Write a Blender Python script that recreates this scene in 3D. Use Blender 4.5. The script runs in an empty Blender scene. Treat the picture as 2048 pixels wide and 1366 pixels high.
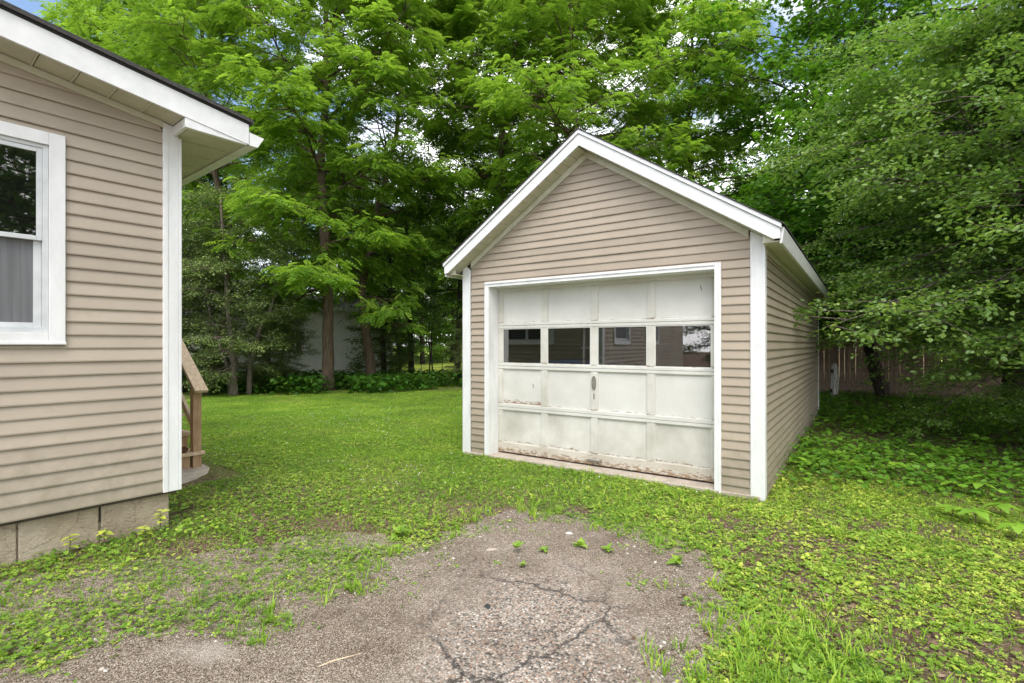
import bpy, math, random
import numpy as np
from mathutils import Vector

R = math.radians
rng = np.random.default_rng(7)
random.seed(7)
sc = bpy.context.scene
COL = sc.collection

# ------------------------------------------------------------------ camera
EYE = 1.54
cam_d = bpy.data.cameras.new('camera')
cam_d.sensor_width = 36.0
cam_d.lens = 1020.0 / 2048.0 * 36.0
cam_d.shift_y = 6.0 / 2048.0
cam_d.clip_start = 0.05
cam_d.clip_end = 1000
cam = bpy.data.objects.new('camera', cam_d)
cam.location = (0, 0, EYE)
cam.rotation_euler = (R(90), 0, 0)
COL.objects.link(cam)
sc.camera = cam

# ------------------------------------------------------------------ sky, sun, exposure
SUN_EL, SUN_AZ = R(58), R(184)        # azimuth clockwise from +Y: behind the camera
world = bpy.data.worlds.new('World')
sc.world = world
world.use_nodes = True
wn, wl = world.node_tree.nodes, world.node_tree.links
wn.clear()
w_out = wn.new('ShaderNodeOutputWorld')
w_bg = wn.new('ShaderNodeBackground')
w_bg.inputs['Strength'].default_value = 0.15
sky = wn.new('ShaderNodeTexSky')
sky.sky_type = 'NISHITA'
sky.sun_disc = False
sky.sun_elevation = SUN_EL
sky.sun_rotation = SUN_AZ
sky.air_density = 1.0
sky.dust_density = 1.5
sky.ozone_density = 1.0
w_tc = wn.new('ShaderNodeTexCoord')
w_map = wn.new('ShaderNodeMapping')
w_map.inputs['Scale'].default_value = (1.0, 1.0, 2.2)
w_map.inputs['Location'].default_value = (2.0, 0.9, 0.37)
w_noise = wn.new('ShaderNodeTexNoise')
w_noise.inputs['Scale'].default_value = 1.7
w_noise.inputs['Detail'].default_value = 7
w_noise.inputs['Roughness'].default_value = 0.55
w_ramp = wn.new('ShaderNodeValToRGB')
w_ramp.color_ramp.elements[0].position = 0.44
w_ramp.color_ramp.elements[1].position = 0.58
w_mix = wn.new('ShaderNodeMix')
w_mix.data_type = 'RGBA'
wl.new(w_tc.outputs['Generated'], w_map.inputs['Vector'])
wl.new(w_map.outputs['Vector'], w_noise.inputs['Vector'])
wl.new(w_noise.outputs['Fac'], w_ramp.inputs['Fac'])
wl.new(w_ramp.outputs['Color'], w_mix.inputs['Factor'])
wl.new(sky.outputs['Color'], w_mix.inputs['A'])
w_mix.inputs['B'].default_value = (13.0, 12.9, 12.9, 1)      # bright thin cloud
wl.new(w_mix.outputs['Result'], w_bg.inputs['Color'])
wl.new(w_bg.outputs['Background'], w_out.inputs['Surface'])

sun_d = bpy.data.lights.new('sun', 'SUN')
sun_d.energy = 1.5
sun_d.angle = R(36)
sun_d.color = (1.0, 0.95, 0.87)
sun = bpy.data.objects.new('sun', sun_d)
COL.objects.link(sun)
to_sun = Vector((math.sin(SUN_AZ) * math.cos(SUN_EL), math.cos(SUN_AZ) * math.cos(SUN_EL), math.sin(SUN_EL)))
sun.rotation_euler = to_sun.to_track_quat('Z', 'Y').to_euler()
sun.location = (0, 0, 30)

sc.view_settings.view_transform = 'Standard'
sc.view_settings.look = 'None'
sc.view_settings.gamma = 1
sc.view_settings.use_curve_mapping = False
sc.view_settings.exposure = 0.86
sc.cycles.max_bounces = 10
sc.cycles.diffuse_bounces = 6
sc.cycles.transmission_bounces = 10
sc.cycles.transparent_max_bounces = 12

# ------------------------------------------------------------------ helpers
def obj(name, mesh, mat=None, parent=None, loc=None):
    o = bpy.data.objects.new(name, mesh)
    COL.objects.link(o)
    if mat is not None and len(mesh.materials) == 0:
        mesh.materials.append(mat)
    if parent is not None:
        o.parent = parent
    if loc is not None:
        o.location = loc
    return o

def tag(o, label=None, cat=None, group=None, kind=None):
    if label: o['label'] = label
    if cat: o['category'] = cat
    if group: o['group'] = group
    if kind: o['kind'] = kind
    return o

def empty(name, loc, rz=0.0):
    o = bpy.data.objects.new(name, None)
    o.empty_display_size = 0.2
    o.location = loc
    o.rotation_euler = (0, 0, rz)
    COL.objects.link(o)
    return o

class MB:
    def __init__(s):
        s.v, s.f = [], []
    def add(s, vs, fs):
        b = len(s.v)
        s.v.extend([tuple(map(float, p)) for p in vs])
        s.f.extend([tuple(i + b for i in f) for f in fs])
        return s
    def box(s, x0, x1, y0, y1, z0, z1):
        return s.add([(x0,y0,z0),(x1,y0,z0),(x1,y1,z0),(x0,y1,z0),(x0,y0,z1),(x1,y0,z1),(x1,y1,z1),(x0,y1,z1)],
                     [(0,3,2,1),(4,5,6,7),(0,1,5,4),(1,2,6,5),(2,3,7,6),(3,0,4,7)])
    def prism(s, poly_a, poly_b):
        n = len(poly_a)
        fs = [tuple(reversed(range(n))), tuple(range(n, 2*n))]
        fs += [(i, (i+1) % n, n + (i+1) % n, n + i) for i in range(n)]
        return s.add(list(poly_a) + list(poly_b), fs)
    def ext_y(s, xz, y0, y1):          # outline in x,z pushed along y
        return s.prism([(x, y0, z) for x, z in xz], [(x, y1, z) for x, z in xz])
    def ext_x(s, yz, x0, x1):
        return s.prism([(x0, y, z) for y, z in yz], [(x1, y, z) for y, z in yz])
    def ext_z(s, xy, z0, z1):
        return s.prism([(x, y, z0) for x, y in xy], [(x, y, z1) for x, y in xy])
    def tube(s, pts, rad, n=7):
        pts = [np.array(p, float) for p in pts]
        rings = []
        prev = None
        for i, p in enumerate(pts):
            d = pts[min(i+1, len(pts)-1)] - pts[max(i-1, 0)]
            d = d / (np.linalg.norm(d) + 1e-9)
            ref = np.array([1.0, 0, 0]) if prev is None else prev
            a = ref - d * ref.dot(d)
            if np.linalg.norm(a) < 1e-4:
                a = np.array([0, 1.0, 0]) - d * d[1]
            a /= np.linalg.norm(a)
            prev = a
            b = np.cross(d, a)
            rings.append([p + rad[i] * (a * math.cos(2*math.pi*k/n) + b * math.sin(2*math.pi*k/n)) for k in range(n)])
        vs = [q for r in rings for q in r]
        fs = []
        for i in range(len(rings) - 1):
            for k in range(n):
                fs.append((i*n+k, i*n+(k+1) % n, (i+1)*n+(k+1) % n, (i+1)*n+k))
        fs.append(tuple(reversed(range(n))))
        fs.append(tuple((len(rings)-1)*n + k for k in range(n)))
        return s.add(vs, fs)
    def build(s, name, mat=None, parent=None, smooth=False, bevel=0.0):
        me = bpy.data.meshes.new(name)
        me.from_pydata(s.v, [], s.f)
        if smooth:
            me.polygons.foreach_set('use_smooth', [True] * len(me.polygons))
        me.update()
        o = obj(name, me, mat, parent)
        if bevel:
            m = o.modifiers.new('bevel', 'BEVEL')
            m.width = bevel; m.segments = 2; m.limit_method = 'ANGLE'
        return o

def box(name, x0, x1, y0, y1, z0, z1, mat, parent=None, bevel=0.0):
    return MB().box(x0, x1, y0, y1, z0, z1).build(name, mat, parent, bevel=bevel)

# ------------------------------------------------------------------ materials
def mat_new(name):
    m = bpy.data.materials.new(name)
    m.use_nodes = True
    nt = m.node_tree
    return m, nt.nodes, nt.links, nt.nodes['Principled BSDF']

def N(nodes, typ, **kw):
    n = nodes.new(typ)
    for k, v in kw.items():
        if k in n.inputs: n.inputs[k].default_value = v
        else: setattr(n, k, v)
    return n

def ramp(nodes, stops):
    n = nodes.new('ShaderNodeValToRGB')
    cr = n.color_ramp
    while len(cr.elements) < len(stops): cr.elements.new(0.5)
    for e, (p, c) in zip(cr.elements, stops):
        e.position = p
        e.color = tuple(c) + ((1,) if len(c) == 3 else ())
    return n

def coords(nodes, links, scale=(1,1,1), src='Object'):
    tc = nodes.new('ShaderNodeTexCoord')
    mp = nodes.new('ShaderNodeMapping')
    mp.inputs['Scale'].default_value = scale
    links.new(tc.outputs[src], mp.inputs['Vector'])
    return mp.outputs['Vector']

def noise_mat(name, c1, c2, scale=(1,1,1), nscale=6, rough=0.6, bump=0.0, bscale=40, spec=0.35, detail=6, bsc=None):
    m, n, l, b = mat_new(name)
    v = coords(n, l, scale)
    t = N(n, 'ShaderNodeTexNoise', Scale=nscale, Detail=detail, Roughness=0.6)
    l.new(v, t.inputs['Vector'])
    r = ramp(n, [(0.3, c1), (0.7, c2)])
    l.new(t.outputs['Fac'], r.inputs['Fac'])
    l.new(r.outputs['Color'], b.inputs['Base Color'])
    b.inputs['Roughness'].default_value = rough
    b.inputs['Specular IOR Level'].default_value = spec
    if bump:
        v2 = coords(n, l, bsc or scale)
        t2 = N(n, 'ShaderNodeTexNoise', Scale=bscale, Detail=5, Roughness=0.65)
        l.new(v2, t2.inputs['Vector'])
        bp = N(n, 'ShaderNodeBump', Strength=bump, Distance=0.01)
        l.new(t2.outputs['Fac'], bp.inputs['Height'])
        l.new(bp.outputs['Normal'], b.inputs['Normal'])
    return m

def leaf_mat(name, dark, mid, light, trans, rough=0.45, tw=0.42, spec=0.4):
    m, n, l, b = mat_new(name)
    at = N(n, 'ShaderNodeAttribute', attribute_name='tint')
    r = ramp(n, [(0.0, dark), (0.55, mid), (1.0, light)])
    l.new(at.outputs['Fac'], r.inputs['Fac'])
    l.new(r.outputs['Color'], b.inputs['Base Color'])
    b.inputs['Roughness'].default_value = rough
    b.inputs['Specular IOR Level'].default_value = spec
    tr = n.new('ShaderNodeBsdfTranslucent')
    mx = N(n, 'ShaderNodeMix', data_type='RGBA', blend_type='MULTIPLY')
    mx.inputs['Factor'].default_value = 0.35
    tr_c = N(n, 'ShaderNodeRGB'); tr_c.outputs[0].default_value = tuple(trans) + (1,)
    gm = N(n, 'ShaderNodeMix', data_type='RGBA')
    gm.inputs['Factor'].default_value = 0.5
    l.new(r.outputs['Color'], gm.inputs['A'])
    l.new(tr_c.outputs[0], gm.inputs['B'])
    l.new(gm.outputs['Result'], tr.inputs['Color'])
    ms = N(n, 'ShaderNodeMixShader', Fac=tw)
    l.new(b.outputs['BSDF'], ms.inputs[1])
    l.new(tr.outputs['BSDF'], ms.inputs[2])
    l.new(ms.outputs['Shader'], n['Material Output'].inputs['Surface'])
    return m

def siding_mat(name, col, z0=0.0, zh=0.7):
    m, n, l, b = mat_new(name)
    v = coords(n, l, (1, 1, 1))
    t = N(n, 'ShaderNodeTexNoise', Scale=1.3, Detail=5, Roughness=0.6)
    l.new(v, t.inputs['Vector'])
    oi = n.new('ShaderNodeObjectInfo')
    c1 = tuple(x * 0.9 for x in col); c2 = tuple(min(1, x * 1.06) for x in col)
    r = ramp(n, [(0.3, c1), (0.7, c2)])
    l.new(t.outputs['Fac'], r.inputs['Fac'])
    hv = N(n, 'ShaderNodeHueSaturation')
    mr = N(n, 'ShaderNodeMapRange')
    mr.inputs['To Min'].default_value = 0.93; mr.inputs['To Max'].default_value = 1.06
    l.new(oi.outputs['Random'], mr.inputs['Value'])
    l.new(mr.outputs['Result'], hv.inputs['Value'])
    l.new(r.outputs['Color'], hv.inputs['Color'])
    sz = n.new('ShaderNodeSeparateXYZ'); l.new(v, sz.inputs[0])
    zr = N(n, 'ShaderNodeMapRange'); zr.inputs['From Min'].default_value = z0; zr.inputs['From Max'].default_value = z0+zh
    zr.inputs['To Min'].default_value = 0.30; zr.inputs['To Max'].default_value = -0.02
    l.new(sz.outputs['Z'], zr.inputs['Value'])
    dn = N(n, 'ShaderNodeTexNoise', Scale=5.5, Detail=8, Roughness=0.72); l.new(v, dn.inputs['Vector'])
    da = N(n, 'ShaderNodeMath', operation='ADD'); l.new(dn.outputs['Fac'], da.inputs[0]); l.new(zr.outputs[0], da.inputs[1])
    dr = ramp(n, [(0.56, (0,)*3), (0.86, (0.55,)*3)]); l.new(da.outputs[0], dr.inputs['Fac'])
    dm = N(n, 'ShaderNodeMix', data_type='RGBA'); l.new(dr.outputs['Color'], dm.inputs['Factor'])
    l.new(hv.outputs['Color'], dm.inputs['A']); dm.inputs['B'].default_value = (0.21, 0.185, 0.125, 1)
    l.new(dm.outputs['Result'], b.inputs['Base Color'])
    b.inputs['Roughness'].default_value = 0.55
    b.inputs['Specular IOR Level'].default_value = 0.3
    v2 = coords(n, l, (2.5, 2.5, 90))
    t2 = N(n, 'ShaderNodeTexNoise', Scale=2.0, Detail=6, Roughness=0.7)
    l.new(v2, t2.inputs['Vector'])
    bp = N(n, 'ShaderNodeBump', Strength=0.10, Distance=0.006)
    l.new(t2.outputs['Fac'], bp.inputs['Height'])
    v3 = coords(n, l, (1, 1, 1.6))
    t3 = N(n, 'ShaderNodeTexNoise', Scale=0.9, Detail=2)
    l.new(v3, t3.inputs['Vector'])
    bp2 = N(n, 'ShaderNodeBump', Strength=0.25, Distance=0.03)
    l.new(t3.outputs['Fac'], bp2.inputs['Height'])
    l.new(bp.outputs['Normal'], bp2.inputs['Normal'])
    l.new(bp2.outputs['Normal'], b.inputs['Normal'])
    return m

M = {}
M['siding'] = siding_mat('tan_vinyl', (0.378, 0.317, 0.247))
M['siding_house'] = siding_mat('tan_vinyl_house', (0.405, 0.345, 0.278), 0.38, 0.6)
M['white'] = noise_mat('white_trim', (0.655, 0.66, 0.655), (0.80, 0.805, 0.81), scale=(3, 3, 1.1), nscale=2.2, rough=0.45, bump=0.08, bscale=18, detail=9)
M['white_fascia'] = noise_mat('white_metal', (0.67, 0.68, 0.68), (0.81, 0.815, 0.82), scale=(2.2,2.2,2.2), nscale=3, rough=0.35, bump=0.04, bscale=30)
M['soffit'] = noise_mat('soffit_cream', (0.50, 0.49, 0.38), (0.60, 0.58, 0.47), nscale=9, rough=0.6, bump=0.15, bscale=160)
M['roof'] = noise_mat('asphalt_shingle', (0.035, 0.035, 0.035), (0.085, 0.08, 0.075), nscale=60, rough=0.9, bump=0.5, bscale=220)
M['dark'] = noise_mat('dark_void', (0.02, 0.02, 0.02), (0.035, 0.032, 0.03), nscale=5, rough=0.9)
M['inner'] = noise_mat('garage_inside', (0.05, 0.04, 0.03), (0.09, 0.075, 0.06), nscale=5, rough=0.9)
M['alu'] = noise_mat('window_aluminium', (0.50, 0.52, 0.53), (0.62, 0.64, 0.65), nscale=8, rough=0.4, bump=0.05, bscale=50)
M['blue'] = noise_mat('blue_tarp', (0.02, 0.12, 0.42), (0.03, 0.2, 0.6), nscale=6, rough=0.4, bump=0.6, bscale=9)
M['wood'] = noise_mat('weathered_wood', (0.34, 0.20, 0.11), (0.56, 0.38, 0.24), scale=(9, 9, 1.2), nscale=6, rough=0.8, bump=0.5, bscale=14, detail=8)
M['wood_pale'] = noise_mat('weathered_wood_pale', (0.48, 0.35, 0.23), (0.76, 0.60, 0.43), scale=(9, 3, 9), nscale=5, rough=0.85, bump=0.5, bscale=12, detail=8)
M['fence'] = noise_mat('fence_wood', (0.17, 0.115, 0.085), (0.36, 0.26, 0.20), scale=(14, 14, 1), nscale=4, rough=0.9, bump=0.6, bscale=10, detail=8)
M['peel'] = noise_mat('peeling_white_paint', (0.16, 0.12, 0.09), (0.70, 0.70, 0.68), scale=(7, 7, 1.6), nscale=5, rough=0.85, bump=0.5, bscale=8)
M['concrete'] = noise_mat('old_concrete', (0.32, 0.27, 0.22), (0.50, 0.44, 0.37), nscale=7, rough=0.95, bump=0.6, bscale=60)
M['metal'] = noise_mat('dull_metal', (0.13, 0.12, 0.10), (0.26, 0.25, 0.22), nscale=14, rough=0.45)
M['cone'] = noise_mat('cone_brown', (0.08, 0.035, 0.02), (0.2, 0.1, 0.05), nscale=30, rough=0.9)
M['white_wall'] = noise_mat('old_white_siding', (0.74, 0.73, 0.68), (0.85, 0.84, 0.79), scale=(1, 1, 1), nscale=3, rough=0.8, bump=0.1, bscale=30)
M['peach'] = noise_mat('peach_wall', (0.6, 0.42, 0.28), (0.66, 0.48, 0.33), nscale=3, rough=0.8)
M['stone_white'] = noise_mat('pale_stone', (0.5, 0.48, 0.44), (0.68, 0.66, 0.62), nscale=12, rough=0.9, bump=0.3)
M['stone_dark'] = noise_mat('asphalt_lump', (0.015, 0.02, 0.02), (0.05, 0.055, 0.055), nscale=25, rough=0.8, bump=0.8, bscale=60)
M['twig'] = noise_mat('dead_twig', (0.10, 0.07, 0.05), (0.24, 0.18, 0.13), nscale=20, rough=0.9)

def bark_mat(name, a, b2):
    m, n, l, b = mat_new(name)
    v = coords(n, l, (7, 7, 0.9))
    t = N(n, 'ShaderNodeTexNoise', Scale=3.2, Detail=8, Roughness=0.7)
    l.new(v, t.inputs['Vector'])
    r = ramp(n, [(0.32, tuple(x*0.45 for x in a)), (0.5, a), (0.72, b2)])
    l.new(t.outputs['Fac'], r.inputs['Fac'])
    l.new(r.outputs['Color'], b.inputs['Base Color'])
    b.inputs['Roughness'].default_value = 0.92
    b.inputs['Specular IOR Level'].default_value = 0.15
    bp = N(n, 'ShaderNodeBump', Strength=1.0, Distance=0.05)
    l.new(t.outputs['Fac'], bp.inputs['Height'])
    l.new(bp.outputs['Normal'], b.inputs['Normal'])
    return m
M['bark'] = bark_mat('bark_brown', (0.13, 0.095, 0.065), (0.25, 0.19, 0.135))
M['bark_dark'] = bark_mat('bark_dark', (0.06, 0.048, 0.04), (0.12, 0.095, 0.075))
M['bark_grey'] = bark_mat('bark_grey', (0.15, 0.125, 0.10), (0.27, 0.235, 0.19))

M['locust'] = leaf_mat('leaf_locust', (0.078, 0.165, 0.022), (0.165, 0.300, 0.042), (0.39, 0.52, 0.07), (0.46, 0.74, 0.04), spec=0.2, tw=0.5)
M['maple'] = leaf_mat('leaf_maple', (0.036, 0.105, 0.014), (0.078, 0.200, 0.020), (0.19, 0.33, 0.025), (0.22, 0.50, 0.015), spec=0.3, tw=0.46)
M['alder'] = leaf_mat('leaf_alder', (0.085, 0.165, 0.034), (0.165, 0.285, 0.062), (0.36, 0.47, 0.09), (0.30, 0.52, 0.04), rough=0.38, spec=0.55, tw=0.42)
M['shrub'] = leaf_mat('leaf_shrub', (0.08, 0.13, 0.035), (0.18, 0.25, 0.07), (0.36, 0.42, 0.13), (0.13, 0.22, 0.02), tw=0.3, spec=0.35)
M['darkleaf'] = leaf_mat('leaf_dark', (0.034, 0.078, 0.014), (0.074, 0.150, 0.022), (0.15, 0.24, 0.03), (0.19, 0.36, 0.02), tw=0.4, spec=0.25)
M['far'] = leaf_mat('leaf_far', (0.055, 0.125, 0.018), (0.105, 0.215, 0.026), (0.19, 0.32, 0.035), (0.24, 0.46, 0.025), spec=0.2, tw=0.46)
M['ground_leaf'] = leaf_mat('leaf_ground', (0.07, 0.175, 0.022), (0.235, 0.385, 0.045), (0.54, 0.60, 0.10), (0.42, 0.62, 0.04), tw=0.33, spec=0.25)
M['grass'] = leaf_mat('leaf_grass', (0.09, 0.20, 0.018), (0.24, 0.42, 0.04), (0.50, 0.60, 0.09), (0.36, 0.66, 0.03), tw=0.36, rough=0.5, spec=0.2)
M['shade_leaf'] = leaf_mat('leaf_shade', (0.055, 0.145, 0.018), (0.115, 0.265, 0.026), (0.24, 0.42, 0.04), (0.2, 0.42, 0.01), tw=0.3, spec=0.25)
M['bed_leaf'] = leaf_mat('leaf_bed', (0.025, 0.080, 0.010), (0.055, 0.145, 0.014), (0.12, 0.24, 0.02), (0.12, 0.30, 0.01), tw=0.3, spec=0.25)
M['moss'] = leaf_mat('leaf_moss', (0.10, 0.12, 0.01), (0.20, 0.21, 0.015), (0.32, 0.31, 0.03), (0.3, 0.3, 0.02), tw=0.2, rough=0.8)
M['litter'] = leaf_mat('dead_leaves', (0.06, 0.035, 0.022), (0.14, 0.085, 0.055), (0.30, 0.21, 0.15), (0.2, 0.1, 0.05), tw=0.1, rough=0.8, spec=0.2)

M['clover_head'] = leaf_mat('clover_heads', (0.5, 0.5, 0.45), (0.62, 0.62, 0.56), (0.72, 0.72, 0.68), (0.5, 0.5, 0.45), tw=0.1)

def glass_mat(name, tint=(1,1,1), dust=0.05):
    m, n, l, b = mat_new(name)
    n.remove(b)
    tr = N(n, 'ShaderNodeBsdfTransparent'); tr.inputs['Color'].default_value = tuple(tint) + (1,)
    gl = N(n, 'ShaderNodeBsdfGlossy', Roughness=0.015); gl.inputs['Color'].default_value = (1,1,1,1)
    fr = N(n, 'ShaderNodeFresnel', IOR=1.62)
    mp = N(n, 'ShaderNodeMath', operation='MULTIPLY'); mp.inputs[1].default_value = 2.1
    l.new(fr.outputs['Fac'], mp.inputs[0])
    ms = n.new('ShaderNodeMixShader')
    l.new(mp.outputs[0], ms.inputs['Fac']); l.new(tr.outputs[0], ms.inputs[1]); l.new(gl.outputs[0], ms.inputs[2])
    df = N(n, 'ShaderNodeBsdfDiffuse'); df.inputs['Color'].default_value = (0.45, 0.44, 0.40, 1)
    v = coords(n, l)
    t = N(n, 'ShaderNodeTexNoise', Scale=90, Detail=4, Roughness=0.8)
    l.new(v, t.inputs['Vector'])
    r = ramp(n, [(0.45, (dust*0.3,)*3), (0.66, (dust,)*3), (0.74, (0.5,)*3)])
    l.new(t.outputs['Fac'], r.inputs['Fac'])
    m2 = n.new('ShaderNodeMixShader')
    l.new(r.outputs['Color'], m2.inputs['Fac']); l.new(ms.outputs[0], m2.inputs[1]); l.new(df.outputs[0], m2.inputs[2])
    l.new(m2.outputs[0], n['Material Output'].inputs['Surface'])
    return m
M['glass'] = glass_mat('dusty_glass', (0.8, 0.8, 0.8), 0.012)
M['glass_house'] = glass_mat('house_glass', (0.6, 0.62, 0.6), 0.02)

def door_mat(name, base_lo, base_hi, wear_h, amt=0.2):
    """old white paint; rust and bare board towards the bottom edge of the piece (generated z)."""
    m, n, l, b = mat_new(name)
    v = coords(n, l, (1,1,1))
    t = N(n, 'ShaderNodeTexNoise', Scale=2.2, Detail=6, Roughness=0.6)
    l.new(v, t.inputs['Vector'])
    r = ramp(n, [(0.3, base_lo), (0.7, base_hi)])
    l.new(t.outputs['Fac'], r.inputs['Fac'])
    # fine specks where the paint has popped off
    sp = N(n, 'ShaderNodeTexNoise', Scale=75, Detail=3, Roughness=0.6)
    l.new(v, sp.inputs['Vector'])
    spr = ramp(n, [(0.70, (0,0,0)), (0.735, (1,1,1))])
    l.new(sp.outputs['Fac'], spr.inputs['Fac'])
    # wear: noise + generated z
    tc = n.new('ShaderNodeTexCoord')
    sx = n.new('ShaderNodeSeparateXYZ')
    l.new(tc.outputs['Generated'], sx.inputs[0])
    v2 = coords(n, l, (5, 5, 16))
    w = N(n, 'ShaderNodeTexNoise', Scale=3.0, Detail=8, Roughness=0.75)
    l.new(v2, w.inputs['Vector'])
    mr = N(n, 'ShaderNodeMapRange')
    mr.inputs['From Min'].default_value = 0.0; mr.inputs['From Max'].default_value = wear_h
    mr.inputs['To Min'].default_value = amt; mr.inputs['To Max'].default_value = -0.12
    l.new(sx.outputs['Z'], mr.inputs['Value'])
    ad = N(n, 'ShaderNodeMath', operation='ADD')
    l.new(w.outputs['Fac'], ad.inputs[0]); l.new(mr.outputs['Result'], ad.inputs[1])
    wr = ramp(n, [(0.62, (0,0,0)), (0.68, (1,1,1))])
    l.new(ad.outputs[0], wr.inputs['Fac'])
    wc = ramp(n, [(0.3, (0.10, 0.06, 0.035)), (0.55, (0.30, 0.19, 0.11)), (0.75, (0.42, 0.34, 0.26))])
    l.new(sp.outputs['Fac'], wc.inputs['Fac'])
    m1 = N(n, 'ShaderNodeMix', data_type='RGBA')
    m1.inputs['B'].default_value = (0.22, 0.16, 0.11, 1)
    mul = N(n, 'ShaderNodeMath', operation='MULTIPLY'); mul.inputs[1].default_value = 0.7
    l.new(spr.outputs['Color'], mul.inputs[0])
    l.new(mul.outputs[0], m1.inputs['Factor']); l.new(r.outputs['Color'], m1.inputs['A'])
    m2 = N(n, 'ShaderNodeMix', data_type='RGBA')
    l.new(wr.outputs['Color'], m2.inputs['Factor']); l.new(m1.outputs['Result'], m2.inputs['A']); l.new(wc.outputs['Color'], m2.inputs['B'])
    l.new(m2.outputs['Result'], b.inputs['Base Color'])
    b.inputs['Roughness'].default_value = 0.6
    bb = N(n, 'ShaderNodeTexNoise', Scale=28, Detail=5, Roughness=0.6)
    l.new(v, bb.inputs['Vector'])
    sub = N(n, 'ShaderNodeMath', operation='SUBTRACT')
    l.new(bb.outputs['Fac'], sub.inputs[0]); l.new(wr.outputs['Color'], sub.inputs[1])
    bp = N(n, 'ShaderNodeBump', Strength=0.3, Distance=0.004)
    l.new(sub.outputs[0], bp.inputs['Height'])
    l.new(bp.outputs['Normal'], b.inputs['Normal'])
    return m
M['door'] = door_mat('door_paint', (0.565, 0.555, 0.515), (0.665, 0.655, 0.62), 0.05, 0.115)
M['door_worn'] = door_mat('door_paint_worn', (0.44, 0.42, 0.365), (0.68, 0.665, 0.62), 0.16, 0.155)
M['door_rust'] = door_mat('door_paint_rust', (0.55, 0.54, 0.50), (0.68, 0.67, 0.63), 0.24, 0.24)
M['door_rail'] = door_mat('door_rail_paint', (0.54, 0.53, 0.485), (0.67, 0.66, 0.62), 0.5, 0.07)
M['door_sill'] = door_mat('door_bottom_rail', (0.43, 0.38, 0.31), (0.63, 0.60, 0.54), 1.5)

def foundation_mat():
    m, n, l, b = mat_new('parged_block')
    v = coords(n, l)
    t = N(n, 'ShaderNodeTexNoise', Scale=3.5, Detail=7, Roughness=0.65)
    l.new(v, t.inputs['Vector'])
    r = ramp(n, [(0.3, (0.30, 0.235, 0.165)), (0.52, (0.45, 0.37, 0.275)), (0.75, (0.56, 0.48, 0.375))])
    l.new(t.outputs['Fac'], r.inputs['Fac'])
    vo = N(n, 'ShaderNodeTexVoronoi', feature='DISTANCE_TO_EDGE', Scale=3.2)
    wv = N(n, 'ShaderNodeTexNoise', Scale=5, Detail=6)
    l.new(v, wv.inputs['Vector'])
    mxv = N(n, 'ShaderNodeMix', data_type='RGBA'); mxv.inputs['Factor'].default_value = 0.2
    l.new(v, mxv.inputs['A']); l.new(wv.outputs['Color'], mxv.inputs['B'])
    l.new(mxv.outputs['Result'], vo.inputs['Vector'])
    cr = ramp(n, [(0.0, (0.45,)*3), (0.008, (1,)*3)])
    l.new(vo.outputs['Distance'], cr.inputs['Fac'])
    mm = N(n, 'ShaderNodeMix', data_type='RGBA', blend_type='MULTIPLY'); mm.inputs['Factor'].default_value = 0.8
    l.new(r.outputs['Color'], mm.inputs['A']); l.new(cr.outputs['Color'], mm.inputs['B'])
    l.new(mm.outputs['Result'], b.inputs['Base Color'])
    b.inputs['Roughness'].default_value = 0.95
    t2 = N(n, 'ShaderNodeTexNoise', Scale=45, Detail=6, Roughness=0.7)
    l.new(v, t2.inputs['Vector'])
    bp = N(n, 'ShaderNodeBump', Strength=1.0, Distance=0.022)
    l.new(t2.outputs['Fac'], bp.inputs['Height'])
    l.new(bp.outputs['Normal'], b.inputs['Normal'])
    return m
M['foundation'] = foundation_mat()

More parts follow.
